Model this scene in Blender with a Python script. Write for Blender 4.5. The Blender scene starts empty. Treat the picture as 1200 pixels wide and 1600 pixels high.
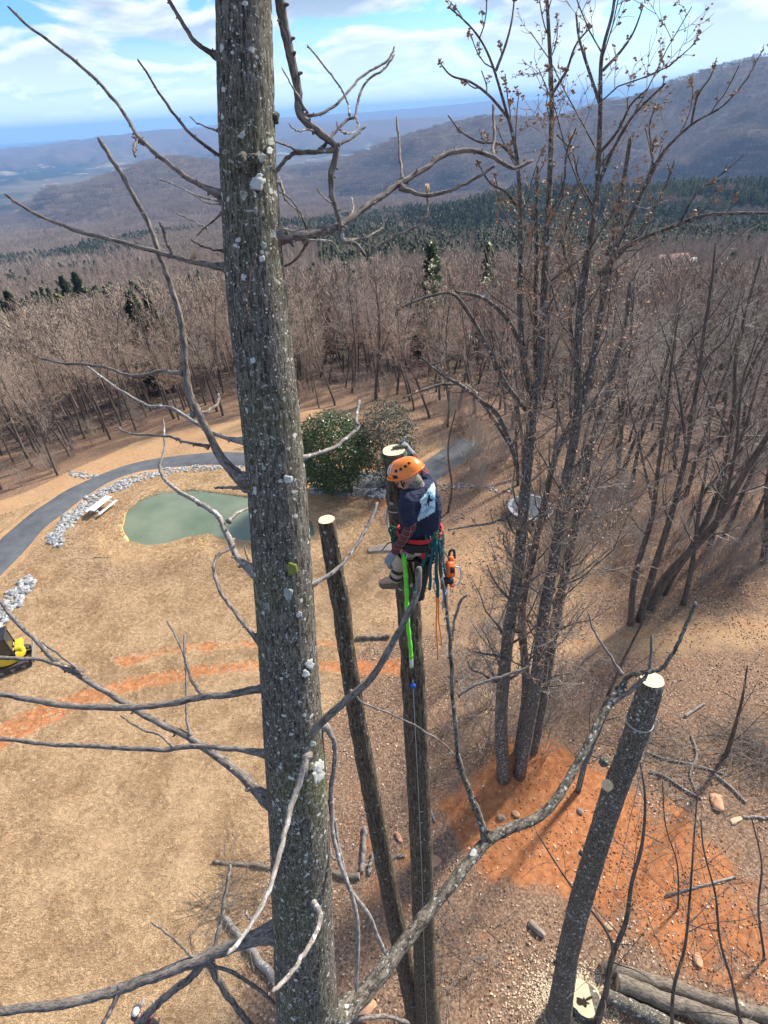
import bpy, bmesh, math, random
import numpy as np
from mathutils import Vector, Matrix

random.seed(7)
RNG = np.random.default_rng(7)
S = bpy.context.scene
COL = S.collection

# ------------------------------------------------------------------ camera
FPX = 850.0                      # focal length in pixels of a 1200 x 1600 picture
PITCH = math.radians(36.4)       # looking down
ROLL = math.radians(3.8)
CAM = np.array([0.0, 0.0, 22.0])
_c, _s = math.cos(ROLL), math.sin(ROLL)
_R0 = np.array([1.0, 0, 0])
_UP0 = np.array([0, math.sin(PITCH), math.cos(PITCH)])
FWD = np.array([0, math.cos(PITCH), -math.sin(PITCH)])
CX = _c * _R0 - _s * _UP0
CD = -_s * _R0 - _c * _UP0

cam_data = bpy.data.cameras.new('camera')
cam = bpy.data.objects.new('camera', cam_data)
COL.objects.link(cam)
m = Matrix.Identity(4)
for i in range(3):
    m[i][0] = CX[i]; m[i][1] = -CD[i]; m[i][2] = -FWD[i]; m[i][3] = CAM[i]
cam.matrix_world = m
cam_data.sensor_fit = 'HORIZONTAL'
cam_data.sensor_width = 36.0
cam_data.lens = 36.0 * FPX / 1200.0
cam_data.clip_start = 0.05
cam_data.clip_end = 90000.0
S.camera = cam

# ------------------------------------------------------------------ sky, sun, exposure
SUN_EL, SUN_AZ = math.radians(36), math.radians(50)     # azimuth clockwise from +Y
world = bpy.data.worlds.new('World')
S.world = world
world.use_nodes = True
SKY_STRENGTH = 0.068

class NT:
    """small node helper"""
    def __init__(self, tree):
        self.t = tree; self.n = tree.nodes; self.l = tree.links
    def add(self, typ, ins=None, **props):
        nd = self.n.new(typ)
        for k, v in props.items():
            setattr(nd, k, v)
        for k, v in (ins or {}).items():
            self.set(nd, k, v)
        return nd
    def set(self, nd, k, v):
        sock = nd.inputs[k]
        if isinstance(v, bpy.types.NodeSocket):
            self.l.new(v, sock)
        elif isinstance(v, bpy.types.Node):
            self.l.new(v.outputs[0], sock)
        else:
            sock.default_value = v
    def math(self, op, a, b=0.0, c=None, clamp=False):
        nd = self.add('ShaderNodeMath', {0: a, 1: b}, operation=op)
        if c is not None: self.set(nd, 2, c)
        nd.use_clamp = clamp
        return nd.outputs[0]
    def vmath(self, op, a, b=None):
        nd = self.add('ShaderNodeVectorMath', {0: a}, operation=op)
        if b is not None:
            if op == 'SCALE': self.set(nd, 'Scale', b)
            else: self.set(nd, 1, b)
        return nd.outputs[0]
    def noise(self, vec, scale, detail=4, rough=0.55, dist=0.0, out='Fac'):
        nd = self.add('ShaderNodeTexNoise', {'Vector': vec, 'Scale': scale, 'Detail': detail, 'Roughness': rough, 'Distortion': dist})
        return nd.outputs[out]
    def vor(self, vec, scale, out='Distance', rnd=1.0):
        nd = self.add('ShaderNodeTexVoronoi', {'Vector': vec, 'Scale': scale, 'Randomness': rnd})
        return nd.outputs[out]
    def ramp(self, fac, stops, interp='LINEAR'):
        nd = self.add('ShaderNodeValToRGB', {'Fac': fac})
        r = nd.color_ramp; r.interpolation = interp
        while len(r.elements) < len(stops): r.elements.new(0.5)
        for e, (p, c) in zip(r.elements, stops):
            e.position = p
            e.color = (c, c, c, 1) if isinstance(c, (int, float)) else (*c, 1)
        return nd.outputs[0]
    def mix(self, fac, a, b, blend='MIX'):
        nd = self.n.new('ShaderNodeMix'); nd.data_type = 'RGBA'; nd.blend_type = blend
        self.set(nd, 0, fac)
        for idx, v in ((6, a), (7, b)):
            if isinstance(v, (tuple, list)): v = (*v, 1) if len(v) == 3 else v
            self.set(nd, idx, v)
        return nd.outputs[2]
    def mapr(self, v, a, b, c=0.0, d=1.0):
        return self.add('ShaderNodeMapRange', {0: v, 1: a, 2: b, 3: c, 4: d}).outputs[0]

w = NT(world.node_tree)
w.n.clear()
sky = w.add('ShaderNodeTexSky', sky_type='NISHITA', sun_disc=False, sun_elevation=SUN_EL, sun_rotation=SUN_AZ, altitude=400.0, air_density=1.2, dust_density=0.6, ozone_density=2.0)
gen = w.add('ShaderNodeTexCoord').outputs['Generated']
sep = w.add('ShaderNodeSeparateXYZ', {0: gen})
zz = w.math('MAXIMUM', sep.outputs[2], 0.0)
den = w.math('ADD', zz, 0.24)
px_ = w.math('DIVIDE', sep.outputs[0], den)
py_ = w.math('DIVIDE', sep.outputs[1], den)
cv = w.add('ShaderNodeCombineXYZ', {0: px_, 1: py_, 2: 0.0}).outputs[0]
cvb = w.vmath('ADD', cv, (3.0, 7.4, 0.0))
n1 = w.noise(cvb, 2.0, 9, 0.56, 0.35)
n2 = w.noise(w.vmath('ADD', cvb, (0.03, -0.07, 0.0)), 2.0, 6, 0.54, 0.35)
cover = w.ramp(n1, [(0.44, 0.0), (0.52, 1.0)])
low = w.mapr(zz, 0.0, 0.11, 1.0, 0.0)          # pale band of far cloud over the horizon
cover2 = w.math('MAXIMUM', cover, low)
shade = w.ramp(n2, [(0.47, (8.6, 8.7, 8.9)), (0.53, (5.6, 6.2, 7.1)), (0.59, (2.8, 3.7, 5.2))])
shade = w.mix(w.mapr(zz, 0.0, 0.14), (9.5, 11.4, 12.8), shade)
skyc = w.mix(1.0, sky.outputs[0], (0.62, 1.05, 1.65), 'MULTIPLY')
skycol = w.mix(w.math('MULTIPLY', cover2, 0.94), skyc, shade)
bg = w.add('ShaderNodeBackground', {'Color': skycol, 'Strength': SKY_STRENGTH})
wo = w.add('ShaderNodeOutputWorld', {'Surface': bg.outputs[0]})

sun_dir = Vector((math.sin(SUN_AZ) * math.cos(SUN_EL), math.cos(SUN_AZ) * math.cos(SUN_EL), math.sin(SUN_EL)))
sd = bpy.data.lights.new('sun', 'SUN'); sd.energy = 5.0; sd.angle = math.radians(6.0); sd.color = (1.0, 0.93, 0.82)
sun = bpy.data.objects.new('sun', sd); COL.objects.link(sun)
sun.rotation_euler = sun_dir.to_track_quat('Z', 'Y').to_euler()
S.view_settings.view_transform = 'Standard'
S.view_settings.look = 'None'
S.view_settings.gamma = 1.0
S.view_settings.exposure = 0.92
S.view_settings.use_curve_mapping = False
S.cycles.max_bounces = 6
S.cycles.transparent_max_bounces = 12

# ------------------------------------------------------------------ helpers
def D(px, py):
    """ray through a picture pixel, scaled to one metre of depth"""
    return FWD + (px - 600.0) / FPX * CX + (py - 800.0) / FPX * CD
def P(px, py, depth):
    return CAM + depth * D(px, py)
def at_dist(px, py, dist):
    d = D(px, py)
    return CAM + d * (dist / math.hypot(d[0], d[1]))
def to_px(p):
    q = np.asarray(p, float) - CAM
    z = q @ FWD
    return 600 + FPX * (q @ CX) / z, 800 + FPX * (q @ CD) / z

def _hash(ix, iy, iz):
    h = (ix * 374761393 + iy * 668265263 + iz * 2147483647 + 1013904223) & 0xffffffff
    h = ((h ^ (h >> 13)) * 1274126177) & 0xffffffff
    h = ((h ^ (h >> 16)) * 2246822519) & 0xffffffff
    return ((h ^ (h >> 15)) & 0xffffff) / float(0xffffff)
def vnoise(x, y, z=0.0):
    x, y, z = np.broadcast_arrays(np.asarray(x, float), np.asarray(y, float), np.asarray(z, float))
    fx, fy, fz = np.floor(x), np.floor(y), np.floor(z)
    ix, iy, iz = fx.astype(np.int64), fy.astype(np.int64), fz.astype(np.int64)
    u, v, t = x - fx, y - fy, z - fz
    u = u * u * (3 - 2 * u); v = v * v * (3 - 2 * v); t = t * t * (3 - 2 * t)
    r = 0
    for a in (0, 1):
        for b in (0, 1):
            for c in (0, 1):
                r = r + _hash(ix + a, iy + b, iz + c) * (u if a else 1 - u) * (v if b else 1 - v) * (t if c else 1 - t)
    return r * 2 - 1
def fbm(x, y, z=0.0, o=4, g=0.5):
    r, a, f = 0, 1.0, 1.0
    for _ in range(o):
        r = r + a * vnoise(x * f + 17.3 * f, y * f + 5.1, np.asarray(z) * f); a *= g; f *= 2.03
    return r
def smooth(e0, e1, x):
    t = np.clip((x - e0) / (e1 - e0), 0, 1)
    return t * t * (3 - 2 * t)

def seg_dist(x, y, poly, closed=False, vals=None):
    """distance to a polyline (and the value interpolated along it)"""
    x = np.asarray(x, float); y = np.asarray(y, float)
    best = np.full(x.shape, 1e18); val = np.zeros(x.shape)
    n = len(poly)
    for i in range(n if closed else n - 1):
        ax, ay = poly[i][0], poly[i][1]; bx, by = poly[(i + 1) % n][0], poly[(i + 1) % n][1]
        dx, dy = bx - ax, by - ay
        t = np.clip(((x - ax) * dx + (y - ay) * dy) / (dx * dx + dy * dy + 1e-9), 0, 1)
        d = (x - ax - t * dx) ** 2 + (y - ay - t * dy) ** 2
        m_ = d < best
        best = np.where(m_, d, best)
        if vals is not None:
            val = np.where(m_, vals[i] * (1 - t) + vals[(i + 1) % n] * t, val)
    return (np.sqrt(best), val) if vals is not None else np.sqrt(best)
def inside(x, y, poly):
    x = np.asarray(x, float); y = np.asarray(y, float)
    r = np.zeros(x.shape, bool); n = len(poly)
    for i in range(n):
        x1, y1 = poly[i][0], poly[i][1]; x2, y2 = poly[(i + 1) % n][0], poly[(i + 1) % n][1]
        if y1 == y2: continue
        c = ((y1 > y) != (y2 > y)) & (x < (x2 - x1) * (y - y1) / (y2 - y1) + x1)
        r ^= c
    return r
def sdist(x, y, poly):
    d = seg_dist(x, y, poly, True)
    return np.where(inside(x, y, poly), -d, d)

# ------------------------------------------------------------------ lie of the land
_BR = [0, 34, 44, 60, 80, 100, 150, 300, 600, 1000, 1500, 2200, 4000, 12000, 45000]
_BZ = [0, 0, -0.6, -3.6, -8.2, -13, -24, -46, -80, -121, -165, -212, -222, -226, -230]
_rr = np.linspace(0, math.log(45001), 3000)
_zz = np.interp(np.exp(_rr) - 1, _BR, _BZ)
_k = np.hanning(61); _k /= _k.sum()
_zs = np.convolve(np.pad(_zz, 30, mode='edge'), _k, 'valid')

def ridge(pts):
    q = [at_dist(*p[:3]) for p in pts]
    return [(p[0], p[1]) for p in q], [p[2] for p in q]
RIDGES = [   # crest points (picture x, y, distance), fall per metre, roundness
    (ridge([(1900, 60, 3000), (1500, 45, 2800), (1200, 88, 2700), (1100, 118, 2600), (1040, 143, 2500), (960, 172, 2450), (860, 187, 2400), (760, 184, 2400), (720, 192, 2400), (640, 222, 2300), (560, 258, 2250), (470, 296, 2200), (400, 330, 2150)]), 0.30, 70),
    (ridge([(470, 262, 2900), (420, 262, 2700), (330, 258, 2500), (265, 247, 2350), (220, 268, 2250), (150, 305, 2150), (90, 340, 2050), (40, 372, 1950)]), 0.27, 55),
    (ridge([(265, 250, 2350), (300, 290, 1900), (240, 335, 1500), (200, 352, 1350)]), 0.22, 60),
    (ridge([(1600, 275, 900), (1250, 296, 820), (1000, 304, 760), (850, 308, 720), (700, 338, 650), (560, 372, 600), (470, 402, 560)]), 0.24, 30),
    (ridge([(560, 197, 9500), (430, 190, 9000), (330, 200, 8600), (250, 202, 8500), (200, 215, 8300), (150, 232, 8000)]), 0.07, 150),
    (ridge([(760, 158, 15000), (660, 168, 14500), (560, 176, 14000), (430, 184, 13500)]), 0.05, 200),
    (ridge([(720, 182, 7500), (600, 186, 7300), (500, 200, 7000), (450, 214, 6900)]), 0.07, 120),
]
def base_h(x, y):
    r = np.hypot(x, y)
    z = np.interp(np.log(r + 1), _rr, _zs)
    far = smooth(120, 900, r)
    z = z + far * 9 * fbm(x / 420, y / 420, 3.1, 4) * smooth(0, 1, 1 - smooth(6000, 20000, r) * 0.6)
    z = z + 0.35 * fbm(x / 14, y / 14, 1.7, 3) * smooth(8, 40, r) + 0.05 * fbm(x / 2.2, y / 2.2, 9.0, 2)
    if np.any(r > 350):
        for (poly, vals), k, s in RIDGES:
            wob = 1 + 0.35 * fbm(x / 260, y / 260, k * 10, 3)
            z2 = np.full(x.shape, -1e4); d = np.full(x.shape, 1e9)
            for i in range(len(poly) - 1):
                di, vi = seg_dist(x, y, poly[i:i + 2], False, vals[i:i + 2])
                z2 = np.maximum(z2, vi + s * k - k * np.sqrt(di * di * wob ** 2 + s * s)); d = np.minimum(d, di)
            z2 = z2 + 7 * fbm(x / 150, y / 150, k * 30, 3) * smooth(20, 200, d)
            z2 = np.minimum(z2, 168 + 0.02 * (z2 - 168))
            h = np.clip(0.5 + 0.5 * (z2 - z) / 24, 0, 1)
            z = z * (1 - h) + z2 * h + 0 * h
    return z
def ground_px(px, py, hf=None, zoff=0.0):
    hf = hf or base_h
    d = D(px, py)
    t = 1.0
    for _ in range(60):
        p = CAM + d * t
        gap = p[2] - (float(hf(p[0], p[1])) + zoff)
        if abs(gap) < 1e-3: break
        t += gap / -d[2] * 0.8
    return CAM + d * t
def gpoly(pts):
    return [tuple(ground_px(x, y)[:2]) for x, y in pts]

POND = gpoly([(193, 820), (200, 800), (222, 783), (255, 772), (300, 768), (345, 772), (400, 779), (440, 786), (468, 796), (482, 812), (488, 834), (470, 846), (430, 845), (395, 844), (360, 840), (330, 832), (300, 834), (262, 845), (225, 848), (200, 842)])
_pc = np.mean(POND, axis=0)
POND_Z = float(base_h(*_pc)) - 0.30
ROAD_PX = [(-190, 1010), (-110, 960), (-60, 925), (0, 872), (40, 830), (85, 792), (130, 763), (185, 738), (250, 723), (320, 716), (390, 717), (450, 727), (510, 741), (560, 748), (620, 748), (665, 738), (700, 716), (735, 690)]
ROAD = gpoly(ROAD_PX)
MOUND = tuple(ground_px(800, 1195)[:2])
CUTS = [ground_px(520, 1352), ground_px(690, 1350)]

def H(x, y):
    x = np.asarray(x, float); y = np.asarray(y, float)
    z = base_h(x, y)
    near = np.hypot(x, y) < 70
    if np.any(near):
        sdp = sdist(x, y, POND)
        # pond bowl, and the dam bank before it
        z = np.where(near, z + (POND_Z - 0.9 - z) * smooth(0.35, -0.55, sdp + 0.12 * vnoise(x * 1.1, y * 1.1)), z)
        z = z + np.where(near, 0.35 * np.exp(-((sdp - 2.4) / 1.3) ** 2) * (y < _pc[1]), 0)
        # clay mound round the bark-grey clump
        dm = np.hypot(x - MOUND[0], y - MOUND[1])
        z = z + np.where(near, 0.55 * np.exp(-(dm / 1.5) ** 2), 0)
        # road bench
        dr = seg_dist(x, y, ROAD)
        z = z - np.where(near, 0.06 * np.exp(-(dr / 2.0) ** 4), 0)
    return z
def gp(px, py, zoff=0.0):
    return ground_px(px, py, H, zoff)

def tag(o, label=None, cat=None, group=None, kind=None):
    if label: o['label'] = label
    if cat: o['category'] = cat
    if group: o['group'] = group
    if kind: o['kind'] = kind
    return o
def empty(name, loc, label=None, cat=None, group=None):
    o = bpy.data.objects.new(name, None); COL.objects.link(o)
    o.empty_display_size = 0.2
    o.location = loc
    return tag(o, label, cat, group)

class MB:
    """collects vertices and faces for one mesh"""
    def __init__(self):
        self.v = []; self.f = []; self.tc = []; self.n = 0; self.mi = []
    def add(self, v, f, tc=None, mi=0):
        v = np.asarray(v, float)
        self.v.append(v); self.tc.append(v if tc is None else tc)
        for q in f:
            self.f.append([i + self.n for i in q])
        self.mi += [mi] * len(f)
        self.n += len(v)
        return self
    def tube(self, pts, rad, sides=6, cap=True, mi=0, flat=1.0):
        pts = np.asarray(pts, float); n = len(pts)
        rad = np.interp(np.linspace(0, 1, n), np.linspace(0, 1, len(rad)), rad) if np.ndim(rad) else np.full(n, rad)
        t = np.gradient(pts, axis=0); t /= (np.linalg.norm(t, axis=1, keepdims=True) + 1e-12)
        ref = np.array([0.13, 0.97, 0.2]) if abs(t[0][2]) > 0.5 else np.array([0.02, 0.05, 1.0])
        u = ref - t * (t @ ref)[:, None]; u /= (np.linalg.norm(u, axis=1, keepdims=True) + 1e-12)
        w_ = np.cross(t, u)
        a = np.arange(sides) * 2 * math.pi / sides
        ring = pts[:, None, :] + rad[:, None, None] * (u[:, None, :] * np.cos(a)[None, :, None] + w_[:, None, :] * (flat * np.sin(a))[None, :, None])
        L = np.concatenate([[0], np.cumsum(np.linalg.norm(np.diff(pts, axis=0), axis=1))]) + RNG.uniform(0, 50)
        off = 0.0
        tc = np.stack([rad[:, None] * np.cos(a)[None, :] + off, rad[:, None] * np.sin(a)[None, :], np.repeat(L[:, None], sides, 1)], -1)
        b = self.n
        self.v.append(ring.reshape(-1, 3)); self.tc.append(tc.reshape(-1, 3))
        for i in range(n - 1):
            o = b + i * sides
            for j in range(sides):
                k = (j + 1) % sides
                self.f.append([o + j, o + k, o + sides + k, o + sides + j])
        nf = (n - 1) * sides
        self.n += n * sides
        if cap and sides > 3:
            self.f.append([b + j for j in range(sides)][::-1]); self.f.append([b + (n - 1) * sides + j for j in range(sides)]); nf += 2
        self.mi += [mi] * nf
        return self
    def twig(self, p0, p1, r0, r1):
        """three-sided sliver, cheap"""
        p0 = np.asarray(p0, float); p1 = np.asarray(p1, float)
        t = p1 - p0; L = np.linalg.norm(t) + 1e-9; t = t / L
        ref = np.array([0, 0, 1.0]) if abs(t[2]) < 0.9 else np.array([1.0, 0, 0])
        u = np.cross(t, ref); u /= np.linalg.norm(u) + 1e-9; w_ = np.cross(t, u)
        b = self.n
        a = (0.0, 2.094, 4.189)
        vs = [p0 + r0 * (u * math.cos(x) + w_ * math.sin(x)) for x in a] + [p1 + r1 * (u * math.cos(x) + w_ * math.sin(x)) for x in a]
        self.v.append(np.array(vs)); self.tc.append(np.array(vs))
        self.f += [[b, b + 1, b + 4, b + 3], [b + 1, b + 2, b + 5, b + 4], [b + 2, b, b + 3, b + 5]]
        self.mi += [0] * 3
        self.n += 6
        return self
    def box(self, c, s, rot=None, mi=0, bev=0.0):
        c = np.asarray(c, float); h = np.asarray(s, float) / 2
        if bev > 0:
            v = []; 
            for sx in (-1, 1):
                for sy in (-1, 1):
                    for sz in (-1, 1):
                        v += [(sx * h[0], sy * (h[1] - bev), sz * (h[2] - bev)), (sx * (h[0] - bev), sy * h[1], sz * (h[2] - bev)), (sx * (h[0] - bev), sy * (h[1] - bev), sz * h[2])]
            bm = bmesh.new()
            for q in v: bm.verts.new(q)
            bmesh.ops.convex_hull(bm, input=bm.verts)
            bm.verts.index_update()
            vv = np.array([q.co[:] for q in bm.verts]); ff = [[q.index for q in f.verts] for f in bm.faces]
            bm.free()
        else:
            vv = np.array([(x * h[0], y * h[1], z * h[2]) for x in (-1, 1) for y in (-1, 1) for z in (-1, 1)])
            ff = [[0, 1, 3, 2], [4, 6, 7, 5], [0, 4, 5, 1], [2, 3, 7, 6], [0, 2, 6, 4], [1, 5, 7, 3]]
        if rot is not None: vv = vv @ np.asarray(rot, float).T
        return self.add(vv + c, ff, None, mi)
    def build(self, name, mat, parent=None, smooth_=True, loc=None):
        me = bpy.data.meshes.new(name)
        v = np.concatenate(self.v) if self.v else np.zeros((0, 3))
        tc = np.concatenate(self.tc) if self.tc else v
        if parent is not None and loc is None:
            v = v - np.array(parent.matrix_basis.translation)      # parts are placed in their thing's frame
        if loc is not None: v = v - np.asarray(loc)
        nl = [len(f) for f in self.f]
        me.vertices.add(len(v)); me.vertices.foreach_set('co', v.ravel())
        flat = np.fromiter((i for f in self.f for i in f), dtype=np.int32)
        me.loops.add(len(flat)); me.loops.foreach_set('vertex_index', flat)
        me.polygons.add(len(nl)); st = np.concatenate([[0], np.cumsum(nl)[:-1]]).astype(np.int32) if nl else np.zeros(0, np.int32)
        me.polygons.foreach_set('loop_start', st); me.polygons.foreach_set('loop_total', np.array(nl, np.int32))
        mats = mat if isinstance(mat, (list, tuple)) else [mat]
        for q in mats: me.materials.append(q)
        me.polygons.foreach_set('material_index', np.array(self.mi, np.int32))
        me.polygons.foreach_set('use_smooth', np.full(len(nl), smooth_))
        me.update(calc_edges=True); me.validate()
        at = me.attributes.new('tc', 'FLOAT_VECTOR', 'POINT')
        if len(at.data) == len(tc): at.data.foreach_set('vector', tc.astype(np.float32).ravel())
        o = bpy.data.objects.new(name, me); COL.objects.link(o)
        if loc is not None: o.location = loc
        if parent is not None: o.parent = parent
        return o

def spline(pts, n=None, step=None):
    """Catmull-Rom through points (any dimension)"""
    p = np.asarray(pts, float)
    if len(p) < 3:
        t = np.linspace(0, 1, n or 6)[:, None]
        return p[0] * (1 - t) + p[-1] * t
    q = np.vstack([2 * p[0] - p[1], p, 2 * p[-1] - p[-2]])
    k = max(2, (n or 8 * len(p)) // (len(p) - 1))
    out = []
    for i in range(len(p) - 1):
        a, b, c, d = q[i], q[i + 1], q[i + 2], q[i + 3]
        t = np.linspace(0, 1, k, endpoint=False)[:, None]
        out.append(0.5 * ((2 * b) + (-a + c) * t + (2 * a - 5 * b + 4 * c - d) * t ** 2 + (-a + 3 * b - 3 * c + d) * t ** 3))
    out.append(p[-1:])
    return np.vstack(out)

# ------------------------------------------------------------------ materials
MATS = {}
def new_mat(name):
    m_ = bpy.data.materials.new(name); m_.use_nodes = True
    nt = NT(m_.node_tree); nt.n.clear()
    out = nt.add('ShaderNodeOutputMaterial')
    b = nt.add('ShaderNodeBsdfPrincipled'); nt.l.new(b.outputs[0], out.inputs[0])
    b.inputs['Specular IOR Level'].default_value = 0.25
    MATS[name] = m_
    return m_, nt, b
def plain(name, col, rough=0.6, var=0.12, scale=6.0, metal=0.0, spec=0.3, bump=0.15, coat=0.0, folds=0.0):
    """a coloured surface with slight mottling and relief"""
    m_, nt, b = new_mat(name)
    tc = nt.add('ShaderNodeTexCoord').outputs['Object']
    n = nt.noise(tc, scale, 5, 0.6)
    c = nt.mix(nt.ramp(n, [(0.3, 0.0), (0.7, 1.0)]), tuple(x * (1 - var) for x in col), tuple(min(1, x * (1 + var)) for x in col))
    nt.set(b, 'Base Color', c); nt.set(b, 'Roughness', nt.mapr(n, 0.3, 0.7, max(0.05, rough - 0.08), min(1, rough + 0.08)))
    b.inputs['Metallic'].default_value = metal; b.inputs['Specular IOR Level'].default_value = spec
    b.inputs['Coat Weight'].default_value = coat
    if bump:
        bp = nt.add('ShaderNodeBump', {'Height': nt.noise(tc, scale * 6, 3), 'Strength': bump, 'Distance': 0.01}); nt.set(b, 'Normal', bp)
    if folds:
        fn = nt.noise(nt.vmath('MULTIPLY', tc, (1.0, 1.0, 1.7)), 11.0, 3, 0.5, 1.6)
        nt.set(b, 'Normal', nt.add('ShaderNodeBump', {'Height': fn, 'Strength': folds, 'Distance': 0.05}))
        nt.set(b, 'Base Color', nt.mix(nt.mapr(fn, 0.35, 0.65, 0.0, 0.35), c, tuple(x * 1.5 for x in col)))  # fold crests lightened in the base colour: a painted highlight
    return m_
def bark(name, dark, light, lichen, amount, vscale=30.0, stretch=0.16, lsize=9.0, bump=0.9, warm=None, speck=0.0, sscale=60.0):
    """ridged bark: ridges run along the limb; pale lichen in patches"""
    m_, nt, b = new_mat(name)
    tc = nt.add('ShaderNodeAttribute', attribute_name='tc').outputs['Vector']
    sv = nt.vmath('MULTIPLY', tc, (1.0, 1.0, stretch))
    rd = nt.noise(sv, vscale, 5, 0.65, 0.6)
    fine = nt.noise(tc, vscale * 3, 4, 0.6)
    base = nt.mix(nt.ramp(rd, [(0.36, 0.0), (0.62, 1.0)]), dark, light)
    base = nt.mix(nt.mapr(fine, 0.3, 0.75, 0.0, 0.55), base, tuple(x * 0.45 for x in dark))
    big = nt.noise(tc, 2.3, 3, 0.5)
    l1 = nt.noise(tc, lsize, 4, 0.62, 0.8)
    l1 = nt.math('ADD', l1, nt.mapr(big, 0.3, 0.7, -0.08, 0.08))
    th = 0.80 - amount * 0.3
    lm = nt.ramp(l1, [(th, 0.0), (th + 0.03, 1.0)])
    lm = nt.math('MULTIPLY', lm, nt.mapr(fine, 0.32, 0.55, 0.35, 1.0))
    l2 = nt.noise(nt.vmath('ADD', tc, (9.1, 3.3, 1.7)), lsize * 3.4, 3, 0.6)
    lm2 = nt.ramp(l2, [(th + 0.02, 0.0), (th + 0.04, 1.0)])
    lm = nt.math('MAXIMUM', lm, lm2)
    col = nt.mix(lm, base, nt.mix(fine, tuple(x * 0.7 for x in lichen), lichen))
    if warm is not None:
        col = nt.mix(nt.mapr(big, 0.45, 0.75, 0.0, 0.7), col, warm)
    if speck:
        crack = nt.noise(nt.vmath('MULTIPLY', tc, (1.0, 1.0, 0.35)), vscale * 1.3, 6, 0.8, 0.4)
        col = nt.mix(nt.ramp(crack, [(0.40, 0.85), (0.50, 0.0)]), col, tuple(x * 0.3 for x in dark))
        for sc_, th_ in ((sscale, 0.30), (sscale * 0.45, 0.34)):
            vd = nt.add('ShaderNodeTexVoronoi', {'Vector': nt.vmath('ADD', tc, nt.vmath('SCALE', nt.noise(tc, sc_ * 1.2, 3, out='Color'), 0.9 / sc_)), 'Scale': sc_})
            rn = nt.add('ShaderNodeSeparateColor', {0: vd.outputs['Color']}).outputs[0]
            spot = nt.math('MULTIPLY', nt.mapr(vd.outputs['Distance'], th_, th_ - 0.06), nt.mapr(rn, 1 - speck, 1 - speck + 0.02))
            col = nt.mix(nt.math('MULTIPLY', spot, 0.85), col, nt.mix(fine, tuple(x * 0.8 for x in lichen), tuple(min(0.8, x * 1.15) for x in lichen)))
    nt.set(b, 'Base Color', col); b.inputs['Roughness'].default_value = 0.9
    b.inputs['Specular IOR Level'].default_value = 0.15
    hgt = nt.math('ADD', nt.math('MULTIPLY', rd, 1.0), nt.math('MULTIPLY', fine, 0.35))
    bp = nt.add('ShaderNodeBump', {'Height': hgt, 'Strength': bump, 'Distance': 0.35 / vscale}); nt.set(b, 'Normal', bp)
    return m_
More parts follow.
